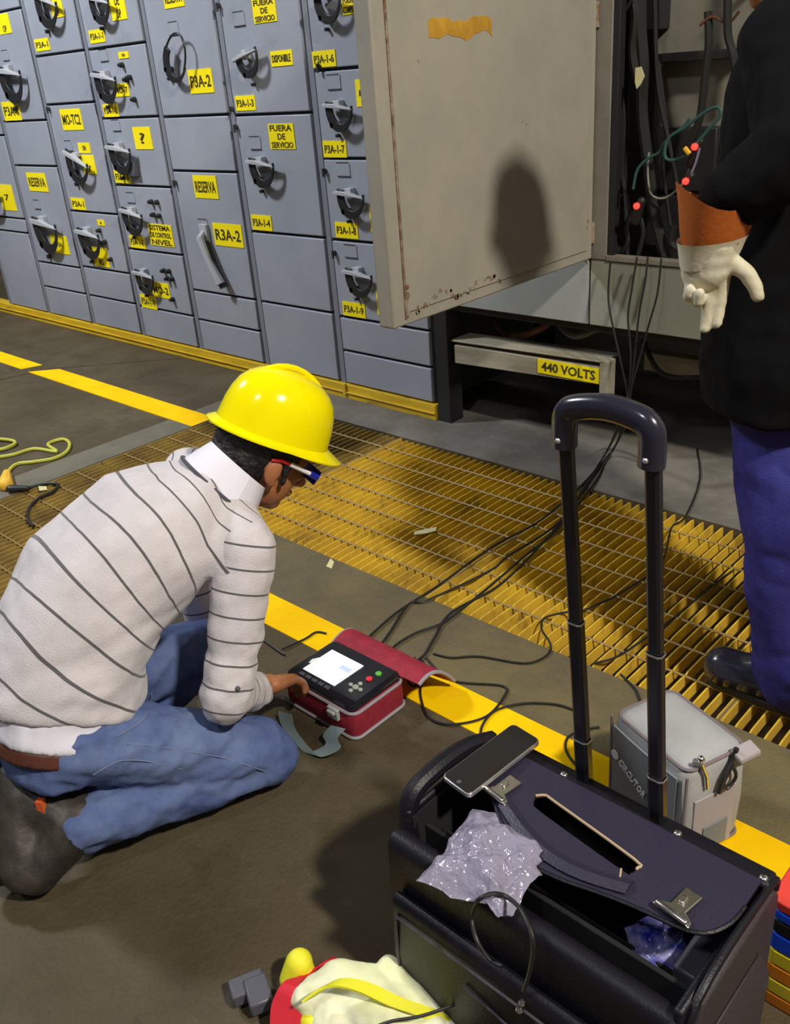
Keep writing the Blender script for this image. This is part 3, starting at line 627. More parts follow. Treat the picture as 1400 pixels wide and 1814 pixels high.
# ================================================================ extension cord at left
t = empty('extension_cord', fl(60, 800), 'yellow extension cord lying on concrete at the left edge', 'cord')
cable('cord', [fl(x, y, 0.008) for x, y in [(-60,800),(-20,810),(20,806),(60,795),(100,800),(85,787),(110,778),(123,785),(118,800),(95,812),(60,818),(30,822),(15,835),(10,848)]], 0.0075, 'ycord', None, par=t)
cable('cord', [fl(x, y, 0.012) for x, y in [(-60,775),(-10,777),(20,780),(26,786),(5,795),(-30,800)]], 0.0075, 'ycord', None, par=t)
q = MB(); q.cone(fl(12, 838, .022), fl(10, 858, .022), 0.016, 0.030, 10); q.build('socket', 'yplug', t)
t = empty('black_plug', fl(30, 865), 'black plug and cord joined to the yellow cord, running onto the grating', 'plug')
q = MB(); q.cone(fl(18, 866, .02), fl(48, 865, .016), 0.016, 0.011, 10); q.build('plug_body', 'cable', t)
cable('cord', [fl(x, y, 0.008) for x, y in [(45,865),(80,857),(103,858),(95,870),(70,882),(52,900),(50,920),(60,932)]], 0.006, 'cable', None, par=t)
q = MB(); q.prism([fl(68,862,.006), fl(82,862,.006), fl(84,868,.006), fl(70,870,.006)], (0, 0, .002)); tag(q.build('paper_scrap', 'tag', smooth=False), 'tiny pale scrap on the grating beside the black plug', 'scrap')
q = MB(); q.prism([fl(735,942,.004), fl(755,938,.004), fl(774,934,.004), fl(772,941,.004), fl(752,946,.004), fl(733,948,.004)], (0, 0, .002)); tag(q.build('paper_scrap', 'tag', smooth=False), 'thin pale scrap on the grating in the shadow edge', 'scrap')
q = MB(); q.prism([fl(578,1004,.001), fl(586,990,.001), fl(592,996,.001), fl(588,1008,.001)], (0, 0, .002)); tag(q.build('paper_scrap', 'tag', smooth=False), 'tiny cream scrap on concrete by the grating near edge', 'scrap')

# ================================================================ METER in red pouch
mx0, mx1, my0, my1, mh = -1.505, -1.255, 1.062, 1.240, 0.088
t = empty('portable_power_meter', (-1.38, 1.15, 0), 'portable power meter with lit screen in a dark red padded pouch', 'meter')
def rrect(x0, x1, y0, y1, z, r, n=5):
    o = []
    for cx, cy, a0 in ((x1-r, y1-r, 0), (x0+r, y1-r, 90), (x0+r, y0+r, 180), (x1-r, y0+r, 270)):
        for k in range(n+1):
            a = R(a0+90*k/n); o.append(V((cx+r*math.cos(a), cy+r*math.sin(a), z)))
    return o
q = MB(); q.loft([rrect(mx0+.004, mx1-.004, my0+.004, my1-.004, 0.002, .02), rrect(mx0, mx1, my0, my1, .02, .022), rrect(mx0+.001, mx1-.001, my0+.001, my1-.001, .068, .022), rrect(mx0+.01, mx1-.01, my0+.008, my1-.008, .08, .02)]); q.build('pouch_body', 'red', t)
def loop_tube(pts, r_): 
    mb = MB(); mb.tube(pts+[pts[0]], r_, 6); return mb
for z, d_ in ((0.006, 0.0), (0.074, 0.002)): loop_tube(rrect(mx0+d_, mx1-d_, my0+d_, my1-d_, z, .022), 0.004).build('piping', 'greypipe', t)
q = MB(); q.loft([rrect(mx0+.008, mx1-.008, my0+.006, my1-.004, .070, .018), rrect(mx0+.008, mx1-.008, my0+.006, my1-.004, .090, .018), rrect(mx0+.016, mx1-.016, my0+.014, my1-.012, .096, .014)]); fc = q.build('front_panel', 'face', t)
q = MB(); q.box((-1.463, 1.098, .0955), (-1.352, 1.196, .0975)); q.build('screen', 'screen', t)
q = MB(); q.box((-1.395, 1.152, .0975), (-1.36, 1.168, .0979)); q.build('screen_box', 'screenbar', t, smooth=False)
for x, y, m, r_ in ((-1.300, 1.195, 'green', .008), (-1.304, 1.167, 'redkey', .008)):
    q = MB(); q.tube([(x, y, .095), (x, y, .100)], r_, 12); q.build('key', m, t, bevel=.001)
kc = V((-1.308, 1.125))
for dx, dy, r_ in ((0, 0, .008), (.016, .0, .0055), (-.016, 0, .0055), (0, .016, .0055), (0, -.016, .0055)):
    q = MB(); q.tube([(kc.x+dx, kc.y+dy, .095), (kc.x+dx, kc.y+dy, .0995)], r_, 12); q.build('key', 'key', t, bevel=.001)
for k in range(5):
    q = MB(); q.box((-1.458+k*.022, 1.078, .0955), (-1.442+k*.022, 1.088, .0985)); q.build('key', 'buckle', t, bevel=.001)
q = MB(); q.prism([fl(547,1174,.0962), fl(553,1168,.0962), fl(566,1165,.0962), fl(568,1169,.0962), fl(556,1175,.0962)], (0, 0, .0008)); q.build('sticker_glare', 'white', t, smooth=False)  # white chip painted in as the glare on the logo sticker
rows = []
for i in range(9):
    a = i/8; y = my1-.008+0.115*a; z = 0.082+0.030*math.sin(a*math.pi*0.75)-0.075*a**2
    rows.append([(mx0+.002+(mx1-mx0+.045)*j/8+0.01*a, y+0.004*math.sin(j), z+0.006*math.sin(j*1.1+i*.5)*a) for j in range(9)])
q = MB(); q.sheet(rows, .006); q.build('pouch_flap', 'red', t)
q = MB(); q.tube([r_[8] for r_ in rows], .005, 6); q.tube([r_[0] for r_ in rows], .004, 6); q.tube(rows[-1], .004, 6); q.build('piping', 'greypipe', t)
q = MB(); q.box((-1.335, 1.052, .045), (-1.300, 1.062, .075)); q.box((-1.33, 1.045, .062), (-1.305, 1.055, .07)); q.build('buckle', 'key', t, bevel=.002)
sp = spline([fl(505,1262,.03), fl(512,1290,.012), fl(545,1330,.006), fl(562,1336,.008), fl(590,1322,.02), fl(585,1305,.03), fl(600,1288,.05)], 5)
wd = V((.045, .004, .010)); q = MB(); q.sheet([[p_-wd*.5, p_+wd*.5] for p_ in sp], .002); q.build('carry_strap', 'strap', t)

# ================================================================ TROLLEY CASE
cx0, cx1, cy0, cy1, chh = -0.775, -0.283, 0.690, 0.962, 0.345
t = empty('trolley_case', (-0.53, 0.83, 0), 'open black leather pilot case on a raised telescopic trolley handle', 'case')
q = MB()
q.box((cx0, cy1-.012, .03), (cx1, cy1, chh)); q.box((cx0, cy0+.045, .03), (cx0+.012, cy1, chh)); q.box((cx1-.014, cy0+.01, .03), (cx1, cy1, chh)); q.box((cx0, cy0, .03), (cx1, cy1, .05)); q.build('shell', 'leather', t, bevel=.005)
q = MB(); q.box((cx0+.013, cy0+.055, .05), (cx1-.015, cy1-.013, .06)); q.box((cx0+.013, cy0+.05, .05), (cx0+.016, cy1-.013, chh-.01)); q.box((cx0+.013, cy1-.016, .05), (cx1-.015, cy1-.013, chh-.01)); q.build('lining', 'lining', t, smooth=False)
# rolled front wall and pocket
def frontroll(x0, x1, y0, y1, zt, n=8):
    prof = [V((0, y0, .03)), V((0, y0-.004, zt*.5)), V((0, y0, zt-.03))]
    for k in range(n+1):
        a = math.pi-math.pi*k/n; prof.append(V((0, (y0+y1)/2+(y1-y0)/2*math.cos(a), zt-.02+.022*math.sin(a))))
    prof.append(V((0, y1, .03)))
    return [[V((x, p_.y, p_.z)) for p_ in prof] for x in (x0, x0+.01, x1-.01, x1)]
q = MB(); q.loft(frontroll(cx0+.005, cx1-.004, cy0, cy0+.040, chh-.02)); q.build('front_wall', 'leather', t)
q = MB(); q.loft(frontroll(cx0+.03, cx1-.04, cy0-.026, cy0-.001, chh-.11)); pk = q.build('front_pocket', 'leather', t)
q = MB()
for k, x in enumerate((-.60, -.575, -.55, -.525)): q.tube([(x, cy0-.031, .16-k*.004), (x+.05, cy0-.031, .15-k*.004)], .0018, 6)
q.tube([(-.735, cy0-.030, .205), (-.34, cy0-.030, .205)], .0022, 6); q.tube([(-.735, cy0-.030, .205), (-.74, cy0-.030, .06)], .0022, 6); q.build('stitching', 'stitch', pk)
q = MB(); q.box((-.47, cy0-.036, .165), (-.455, cy0-.030, .20)); q.ball((-.462, cy0-.035, .162), .006, 6); q.build('zip_pull', 'metal', pk)
# partition inside
q = MB(); q.box((cx0+.016, cy0+.075, .05), (cx1-.016, cy0+.083, chh-.045)); q.box((cx0+.016, cy0+.125, .05), (cx1-.016, cy0+.130, chh-.10)); q.build('divider', 'lining', t, bevel=.002)
# end panel at right with piping, left hump
q = MB()
prof = [(cy0+.012, .03), (cy0+.004, .20), (cy0+.040, chh-.004), (cy1-.02, chh+.004), (cy1+.002, chh-.02), (cy1+.002, .03)]
q.prism([(cx1, y, z) for y, z in prof], (.012, 0, 0)); q.build('end_panel', 'leatherbrown', t, bevel=.006)
q = MB(); q.prism([(cx1+.012, cy0+.04, .06), (cx1+.030, cy0+.05, .08), (cx1+.030, cy0+.06, .22), (cx1+.012, cy0+.06, .26)], (0, .17, 0)); q.build('end_pocket', 'leatherbrown', t, bevel=.008)
q = MB(); q.tube([(cx1+.004, y, z+.003) for y, z in prof[1:5]], .006, 8, 5); q.build('end_piping', 'leather', t)
q = MB(); q.tube([(cx0+.006, cy0+.05, .26), (cx0-.002, cy0+.065, chh+.005), (cx0, cy0+.12, chh+.026), (cx0+.002, cy0+.2, chh+.020), (cx0+.01, cy1-.01, chh)], .016, 10, 6); q.build('end_piping', 'leather', t)
# back hinge band
q = MB(); q.box((cx0+.02, cy1-.028, chh+.0), (cx1+.004, cy1+.006, chh+.012)); q.build('hinge_band', 'leather', t, bevel=.005)
q = MB(); q.tube([(cx0+.03, cy1-.032, chh+.012), (cx1-.01, cy1-.032, chh+.012)], .0035, 6); q.build('stitching', 'leather', t)
for x in (-.615, -.418, -.290):
    q = MB(); q.ball((x, cy1-.016, chh+.012), (.0065, .0065, .004), 8); q.build('rivet', 'metal', t)
# flap
zf = chh+.012
outl = [(-.735, cy1-.03), (-.735, .880), (-.690, .845), (-.664, .826), (-.620, .795), (-.575, .776), (-.540, .768), (-.500, .772), (-.455, .783), (-.41, .792), (-.375, .797), (-.330, .803), (-.306, .818), (-.292, .845), (-.288, .88), (-.288, cy1-.03)]
slot = [(-.618, .872), (-.606, .882), (-.590, .880), (-.44, .858), (-.428, .848), (-.432, .834), (-.446, .832), (-.59, .850), (-.612, .858)]
def flapmesh(z, th):
    bm = bmesh.new()
    def loop(pts):
        vs = [bm.verts.new((x, y, 0)) for x, y in pts]; return [bm.edges.new((vs[i], vs[(i+1) % len(vs)])) for i in range(len(vs))]
    so = [(p_.x, p_.y) for p_ in spline([V((x, y, 0)) for x, y in outl], 3)]
    ss = [(p_.x, p_.y) for p_ in spline([V((x, y, 0)) for x, y in slot+[slot[0]]], 3)][:-1]
    es = loop(so)+loop(ss)
    bmesh.ops.triangle_fill(bm, use_beauty=True, use_dissolve=False, edges=es)
    ret = bmesh.ops.extrude_face_region(bm, geom=bm.faces[:])
    for g_ in ret['geom']:
        if isinstance(g_, bmesh.types.BMVert): g_.co.z += th
    for v in bm.verts:
        k = (cy1-.03-v.co.y)/.2; v.co.z += z + .004 - .016*k*k
    return bm, so, ss
bm, so, ss = flapmesh(zf, .006)
q = MB(); q.bm.free(); q.bm = bm; fp = q.build('flap', 'leather2', t, bevel=.0015)
def fz(y): k = (cy1-.03-y)/.2; return zf+.0045-.016*k*k+.006
q = MB(); q.tube([(x, y, fz(y)-.003) for x, y in so[3:-3]], .0035, 6); q.build('flap_edge', 'leather', fp)
q = MB(); q.tube([(x, y, fz(y)) for x, y in ss[:14]], .0022, 6); q.build('slot_edge', 'piping', fp)
q = MB(); q.tube([(-.445, .832, fz(.83)+.001), (-.436, .812, fz(.81)+.001)], .0016, 6); q.build('slot_edge', 'piping', fp)
# top face of handle band
q = MB(); rows = []
for k in range(13):
    x = -.650+.230*k/12; yc = .832-.020*k/12-.030*math.sin(math.pi*k/12); w_ = .026
    rows.append([(x, yc-w_/2, fz(yc)+.001), (x, yc, fz(yc)+.006), (x, yc+w_/2, fz(yc)+.001)])
q.sheet(rows, .004); q.build('carry_handle', 'leather2', fp)
for (x, y, a) in ((-.666, .846, -8), (-.352, .822, -8)):
    q = MB(); rm = Matrix.Rotation(R(a), 3, 'Z'); z = fz(y)+.003; c_ = V((x, y, z))
    pl = [(-.022, -.016), (-.006, -.014), (.006, -.014), (.022, -.016), (.020, -.008), (.009, -.002), (.010, .026), (-.010, .026), (-.009, -.002), (-.020, -.008)]
    q.prism([c_+rm @ V((u*1.3, v*1.3, 0)) for u, v in pl], (0, 0, .004)); q.tube([c_+rm @ V((-.024, -.018, .006)), c_+rm @ V((.024, -.018, .006))], .005, 8); q.box(c_+V((-.004, .004, .004)), c_+V((.004, .018, .008)), None)
    q.build('clasp', 'metal', fp, bevel=.0015)
# telescopic handle
pA, pB = V((-.572, cy1+.010, .05)), V((-.440, cy1+.004, .05)); tA, tB = V((-.612, .934, .978)), V((-.484, .929, .982))
def lerp(a, b, k): return a+(b-a)*k
for a, b, nm in ((pA, tA, 'pole'), (pB, tB, 'pole')):
    axis = (b-a).normalized()
    for z0, z1, r_ in ((0.0, .42, .0125), (.42, .655, .0112), (.655, 1.0, .0098)):
        pa, pb = lerp(a, b, z0), lerp(a, b, z1); q = MB(); u = V((1, 0, 0)); w = V((0, 1, 0))
        q.loft([[p_+u*dx*r_+w*dy*r_*.8 for dx, dy in ((-1, -.6), (-.6, -1), (.6, -1), (1, -.6), (1, .6), (.6, 1), (-.6, 1), (-1, .6))] for p_ in (pa, pb)])
        po = q.build('pole', 'gloss', t)
        if z1 < 1:
            q = MB(); q.loft([[p_+u*dx*r_*1.08+w*dy*r_*.9 for dx, dy in ((-1, -.6), (-.6, -1), (.6, -1), (1, -.6), (1, .6), (.6, 1), (-.6, 1), (-1, .6))] for p_ in (pb-axis*.0025, pb)]); q.build('pole_collar', 'alu', po)
q = MB()
gp = [tA+V((0, 0, -.045)), tA+V((0, 0, -.015)), tA+V((.004, 0, .004)), tA+V((.022, -.001, .014)), lerp(tA, tB, .5)+V((0, 0, .020)), tB+V((-.022, .001, .014)), tB+V((-.004, 0, .004)), tB+V((0, 0, -.015)), tB+V((0, 0, -.045))]
gp = spline(gp, 5); rings = []
for i, p_ in enumerate(gp):
    tt = (gp[min(i+1, len(gp)-1)]-gp[max(i-1, 0)]).normalized(); n_ = V((0, 1, 0)); o_ = tt.cross(n_).normalized()
    rings.append([p_+n_*.016*math.cos(2*math.pi*k/12)+o_*.0175*math.sin(2*math.pi*k/12) for k in range(12)])
q.loft(rings); gr = q.build('handle_grip', 'grip', t)
q = MB(); mid = lerp(tA, tB, .5)+V((0, 0, .033)); q.ball(mid, (.018, .007, .004), 8); q.build('release_button', 'black', gr)
for p_ in (tA, tB): q = MB(); q.ball(p_+V((0, -.0155, -.032)), .004, 6); q.build('screw', 'alu', gr)
for x in (cx0+.06, cx1-.06): q = MB(); q.tube([(x-.012, cy1+.005, .028), (x+.012, cy1+.005, .028)], .027, 14); q.build('wheel', 'black', t)
for x in (cx0+.04, cx1-.04): q = MB(); q.box((x-.02, cy0+.02, .001), (x+.02, cy0+.05, .032)); q.build('foot', 'black', t, bevel=.003)
# phone
t2 = empty('smartphone', fl(870, 1345, .375), 'black smartphone with silver edge lying on the left clasp of the case flap', 'phone')
pc = [fl(910, 1284, .371), fl(959, 1314, .375), fl(829, 1410, .385), fl(783, 1377, .381)]
ux = (pc[1]-pc[0]).normalized(); uy = (pc[0]-pc[3]).normalized(); un = ux.cross(uy).normalized(); cc = sum(pc, V())/4; hw, hh_ = (pc[1]-pc[0]).length/2, (pc[0]-pc[3]).length/2
def rr2(w, h, z, r_=.009, n=4):
    return [cc+ux*p_.x+uy*p_.y+un*z for p_ in rrect(-w, w, -h, h, 0, r_, n)]
q = MB(); q.loft([rr2(hw, hh_, -.005), rr2(hw, hh_, .0025)]); q.build('body', 'alu', t2, bevel=.0008)
q = MB(); q.loft([rr2(hw-.002, hh_-.002, .0025), rr2(hw-.002, hh_-.002, .0035)]); q.build('screen', 'glass', t2)
q = MB(); q.tube([cc+uy*(-hh_+.010)+un*.0035, cc+uy*(-hh_+.010)+un*.0042], .004, 12); q.build('home_button', 'buckle', t2)
# plastic bag
def crumple(outline, zf_, name, m, label, cat, amp=.012, n=26, seed=0, thick=.0012):
    c = V((sum(p_[0] for p_ in outline)/len(outline), sum(p_[1] for p_ in outline)/len(outline)))
    ol = []
    m_ = len(outline)
    for i in range(m_):
        a, b = V(outline[i]), V(outline[(i+1) % m_])
        for k in range(8): ol.append(a+(b-a)*k/8)
    rows = []
    for i in range(n):
        s_ = i/(n-1); r_ = []
        for p_ in ol+[ol[0]]:
            q_ = c+(p_-c)*(0.02+.98*s_); k = noise.noise(V((q_.x*22+seed, q_.y*22, seed)))+.5*abs(noise.noise(V((q_.x*60+seed, q_.y*60, seed*2))))+.3*noise.noise(V((q_.x*120, q_.y*120, seed)))
            r_.append((q_.x+.003*noise.noise(V((q_.x*50, q_.y*50, 7))), q_.y, zf_(q_.x, q_.y, s_)+amp*k))
        rows.append(r_)
    mb = MB(); mb.sheet(rows, thick); return tag(mb.build(name, m, None, angle=60), label, cat)
ol = [fl(x, y, .33) for x, y in [(740,1577),(790,1530),(800,1505),(840,1452),(915,1465),(985,1535),(955,1570),(930,1600),(908,1635),(885,1645),(860,1622)]]
crumple([(p_.x, p_.y) for p_ in ol], lambda x, y, s_: .348+.030*(1-s_*s_), 'plastic_bag', 'plastic', 'crumpled clear plastic bag lying on the open front of the black case', 'bag', .016)
ol = [fl(x, y, .26) for x, y in [(1108,1625),(1200,1590),(1225,1660),(1200,1700),(1125,1690)]]
crumple([(p_.x, p_.y) for p_ in ol], lambda x, y, s_: .235+.03*(1-s_*s_), 'wrapped_packet', 'bluebag', 'shiny blue plastic wrapped packet inside the black case under the flap', 'packet', .018, 16, 5)
q = MB(); q.box((-.345, .80, .10), (-.305, .90, .28)); tag(q.build('small_box', 'buckle', bevel=.004), 'small dark grey box in the right end of the case beside blue packet', 'box')
cable('cable_loop', [wl(928,1755,.655), wl(940,1715,.650), wl(944,1665,.652), wl(925,1615,.672), fl(900,1590,.366), fl(875,1583,.376), fl(848,1594,.370), wl(836,1622,.668), wl(845,1665,.652), wl(868,1700,.652), wl(890,1712,.654)], .0032, 'cable', 'thin black cable loop hanging over the front pocket of the case')
q = MB(); c_ = wl(921, 1788, .652); q.ball(c_, .006, 6); q.ball(c_+V((.004, 0, .018)), .005, 6); tag(q.build('cable_tip', 'metal', None), 'pair of small metal tips at the end of cable loop', 'connector')

# ================================================================ GREY BAG
A_ = V((-.715, 1.272, 0)); e1 = V((.940, -.342, 0)); e2 = V((.342, .940, 0)); bw, bd_, bh = .205, .150, .225
t = empty('instrument_bag', A_+e1*bw/2+e2*bd_/2, 'grey fabric instrument bag with white lettering standing behind the black case', 'bag')
def bp_(u, v, z): return A_+e1*u+e2*v+V((0, 0, z))
def bring(z, k=0.0, r_=.02):
    return [bp_(p_.x, p_.y, z) for p_ in rrect(k, bw-k, k, bd_-k, 0, r_, 4)]
q = MB(); q.loft([bring(.002, .004), bring(.02, 0), bring(.10, -.003), bring(bh-.02, .0), bring(bh-.004, .006), bring(bh+.004, .016), bring(bh+.010, .04)]); q.build('body', 'bag', t)
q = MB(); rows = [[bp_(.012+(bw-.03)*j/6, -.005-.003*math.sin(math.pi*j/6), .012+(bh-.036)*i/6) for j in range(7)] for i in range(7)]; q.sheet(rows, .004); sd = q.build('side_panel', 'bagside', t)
q = MB(); c_ = bp_(.078, -.0135, .120); ux2 = (e1*.90+V((0, 0, -.38))).normalized(); uy2 = (V((0, 0, 1))-ux2*ux2.z).normalized()
put_text(q, 'CIRCUTOR', c_, ux2, uy2, .082, .018); pt = c_-ux2*.056; ov = e2*-.001
q.tube([pt, pt+e2*-.001], .0105, 14); q.build('lettering', 'white', sd, smooth=False)
for z in (bh-.004, .008): loop_tube(bring(z, -.001 if z < .1 else .004), .0035).build('piping', 'bagpipe', t)
q = MB(); q.tube([bp_(.0, 0.0, .01), bp_(-.001, -.001, bh-.01)], .003, 6); q.build('piping', 'bagpipe', t)
q = MB(); q.tube([bp_(bw, .0, .01), bp_(bw, .0, bh-.01)], .003, 6); q.build('piping', 'bagpipe', t)
q = MB(); q.box((0, 0, 0), (.004, bd_-.05, .14)); 
for v in q.bm.verts: v.co = bp_(bw+.002+v.co.x, .02+v.co.y, .01+v.co.z)
q.build('front_pocket', 'bagpatch', t, bevel=.001)
q = MB(); q.box((0, 0, 0), (.003, .06, .06))
for v in q.bm.verts: v.co = bp_(bw+.006+v.co.x, .045+v.co.y, .015+v.co.z)
q.build('pocket_patch', 'bagside', t, bevel=.001)
q = MB(); q.tube([bp_(bw+.006, .11, bh+.012), bp_(bw+.004, .105, bh-.01), bp_(bw+.010, .08, bh-.04), bp_(bw+.012, .07, bh-.07)], .005, 8, 5)
q.tube([bp_(bw+.010, .10, bh-.02), bp_(bw+.012, .11, bh-.05), bp_(bw+.012, .09, bh-.07), bp_(bw+.012, .08, bh-.05), bp_(bw+.010, .10, bh-.02)], .0035, 8, 4); q.build('snap_hook', 'black', t)
q = MB(); q.box((0, 0, 0), (.028, .05, .012))
for v in q.bm.verts: v.co = bp_(bw-.004+v.co.x, .105+v.co.y, bh-.004+v.co.z-.3*v.co.x)
q.build('strap_end', 'bagpatch', t, bevel=.003)
q = MB(); q.tube([bp_(bw-.01, .02, bh+.008), bp_(bw+.002, .03, bh+.01), bp_(bw+.006, .04, bh-.02), bp_(bw+.006, .045, bh-.05)], .004, 8); q.ball(bp_(bw-.005, .035, bh+.014), .007, 8); q.build('zip_pull', 'metal', t)

# ================================================================ items at bottom and right edge
t = empty('safety_harness', fl(560, 1780), 'red and yellow safety harness heap with dark buckle on the floor at bottom', 'harness')
rows = [[fl(480+62*i/5, 1830-40*i/5, .03+.0*j)+V((.0+.035*j, -.0+.01*j, .02*math.sin(i*.6))) for j in (0, 1)] for i in range(6)]
def band(pts, wv, th=.003, k=4):
    P_ = spline([V(p_) for p_ in pts], k); mb = MB(); mb.sheet([[p_-V(wv)*.5, p_+V(wv)*.5] for p_ in P_], th); return mb
band([fl(505,1835,.03), fl(508,1790,.055), fl(528,1752,.075), fl(560,1740,.05), fl(600,1715,.04), fl(615,1706,.01)], (.048, .02, -.01)).build('webbing', 'webred', t)
band([fl(545,1780,.05), fl(575,1778,.06), fl(610,1800,.05), fl(640,1820,.03)], (.012, .03, 0)).build('webbing', 'webred', t)
q = MB(); c_ = fl(455, 1760, .03); q.box(c_-V((.025, .018, .016)), c_+V((.03, .022, .012)), Matrix.Rotation(R(-25), 3, 'Z')); q.box(c_-V((.045, .03, .02)), c_+V((-.005, .03, .006)), Matrix.Rotation(R(-25), 3, 'Z')); q.build('buckle', 'buckle', t, bevel=.004)
q = MB(); q.cone(fl(515,1735,.03), fl(530,1705,.06), .020, .024, 12); q.cone(fl(530,1705,.06), fl(542,1722,.04), .022, .018, 12); organic(q, 'webbing_pad', 'neony', t, .005, 4)
q = MB(); q.cone(fl(545,1800,.03), fl(555,1812,.04), .022, .02, 12); organic(q, 'webbing_pad', 'neony', t, .005, 3)
# cloth / gloves heap
q = MB()
for a, b, ra, rb in (((545,1765,.06),(600,1738,.07),.030,.036), ((600,1738,.07),(650,1755,.06),.036,.04), ((560,1790,.03),(680,1800,.05),.04,.05), ((650,1760,.06),(760,1810,.03),.04,.035), ((690,1715,.07),(740,1760,.04),.022,.035), ((740,1760,.04),(800,1815,.02),.03,.03), ((600,1820,.03),(760,1830,.03),.05,.04)):
    q.cone(fl(*a), fl(*b), ra, rb, 14)
o = organic(q, 'work_glove_pile', ['neon', 'neony'], None, .005, 5, lambda c, n: .008*noise.noise(c*18)+.004*noise.noise(c*45))
tag(o, 'cream and yellow leather work glove heap on the red webbing at bottom', 'glove')
band([fl(548,1768,.105), fl(590,1742,.125), fl(640,1748,.12), fl(700,1775,.10), fl(770,1800,.06), fl(800,1830,.03)], (.004, .026, -.006), .004).build('yellow_band', 'neony', o)
cable('thin_wire', [fl(x, y, .09) for x, y in [(640,1830),(690,1810),(745,1800),(800,1782),(815,1776)]], .0025, 'cable', 'thin black wire crossing over the cream glove heap')
t = empty('coloured_box', fl(1440, 1640), 'red blue yellow and orange striped box cut by the right photo edge', 'box')
bx0, by0 = -.305, 1.035
for z0, z1, m in ((.0, .035, 'toyorange'), (.035, .075, 'toyyellow'), (.075, .115, 'toyorange'), (.115, .155, 'toyyellow'), (.155, .20, 'toyblue'), (.20, .235, 'black'), (.235, .26, 'toyblue'), (.26, .285, 'toyred')):
    q = MB(); q.loft([rrect(bx0, .15, by0, 1.18, z0*.8+.0005, .02), rrect(bx0, .15, by0, 1.18, z1*.8-.0005, .02)]); q.build('layer', m, t, bevel=.003)

# ================================================================ PEOPLE
def path_attr(o, segs, spacing, name='stripe', off=0.0):
    """distance along the nearest bone chain, in stripe units"""
    me = o.data; at = me.attributes.new(name, 'FLOAT', 'POINT'); S = [(V(a), V(b), s0, rr) for a, b, s0, rr in segs]
    for i, v in enumerate(me.vertices):
        best = None
        for a, b, s0, rr in S:
            d = b-a; L = d.length; k = (v.co-a).dot(d)/(L*L); kc = min(1, max(0, k)); dist = (v.co-(a+d*kc)).length/rr
            if best is None or dist < best[0]: best = (dist, (s0+k*L)/spacing)
        at.data[i].value = best[1]+off
def blend_attr(o, chain, spacing, fronts=None, off=0.0):
    """smooth coordinate along a bent chain (inverse-distance blend of the projections on its bones)"""
    me = o.data; at = me.attributes.new('stripe', 'FLOAT', 'POINT'); C_ = [V(p_) for p_ in chain]; acc = [0]
    for a, b in zip(C_, C_[1:]): acc.append(acc[-1]+(b-a).length)
    for i, v in enumerate(me.vertices):
        sw = sv = 0
        for k, (a, b) in enumerate(zip(C_, C_[1:])):
            d = b-a; L = d.length; t_ = (v.co-a).dot(d)/(L*L); tc = min(1, max(0, t_)); ds = (v.co-(a+d*tc)).length
            ex = t_ if 0 <= t_ <= 1 else (t_ if (k == 0 and t_ < 0) or (k == len(C_)-2 and t_ > 1) else tc)
            nd = d.cross(Rr).normalized(); nd = nd if nd.dot(F-U) > 0 else -nd
            w = 1/(ds**3+1e-7); sw += w; sv += w*(acc[k]+ex*L+.20*(v.co-a).dot(nd))
        at.data[i].value = sv/sw/spacing+off
    import numpy as np
    n = len(me.vertices); val = np.empty(n, 'f'); at.data.foreach_get('value', val); ed = np.empty(len(me.edges)*2, 'i'); me.edges.foreach_get('vertices', ed); ed = ed.reshape(-1, 2)
    deg = np.bincount(ed.ravel(), minlength=n); ok = val.copy()
    for _ in range(60):
        acc_ = np.bincount(ed[:, 0], weights=val[ed[:, 1]], minlength=n)+np.bincount(ed[:, 1], weights=val[ed[:, 0]], minlength=n); val = (val*.3+.7*acc_/np.maximum(deg, 1)).astype('f')
    at.data.foreach_set('value', val)
def make_head(mb, c, f, u, s=1.0):
    """skull, face, nose, ears, lips, jaw added to mb; c centre, f facing, u up"""
    f, u = V(f).normalized(), V(u).normalized(); r_ = f.cross(u).normalized(); rot = Matrix((r_, f, u)).transposed()
    def P(x, y, z): return V(c)+(r_*x+f*y+u*z)*s
    mb.ball(P(0, -.012, .025), V((.076, .094, .088))*s, 14, rot); mb.ball(P(0, .030, -.035), V((.058, .058, .075))*s, 12, rot)
    mb.ball(P(0, .050, -.088), V((.030, .030, .022))*s, 10, rot)                 # chin
    mb.cone(P(0, .086, .012), P(0, .108, -.028), .008*s, .014*s, 10)              # nose
    for sx in (-1, 1):
        mb.ball(P(.012*sx, .096, -.032), .009*s, 8); mb.ball(P(.032*sx, .074, -.012), V((.018, .014, .014))*s, 8, rot)
        mb.ball(P(.030*sx, .080, .022), V((.020, .010, .006))*s, 8, rot)          # brow
        mb.ball(P(.030*sx, .077, .008), V((.013, .008, .009))*s, 8, rot)          # closed lid
        mb.ball(P(.079*sx, -.004, -.008), V((.010, .020, .032))*s, 10, rot); mb.ball(P(.077*sx, .004, -.034), V((.008, .011, .012))*s, 8, rot)
    mb.ball(P(0, .088, -.055), V((.022, .010, .005))*s, 8, rot); mb.ball(P(0, .086, -.064), V((.019, .010, .006))*s, 8, rot)
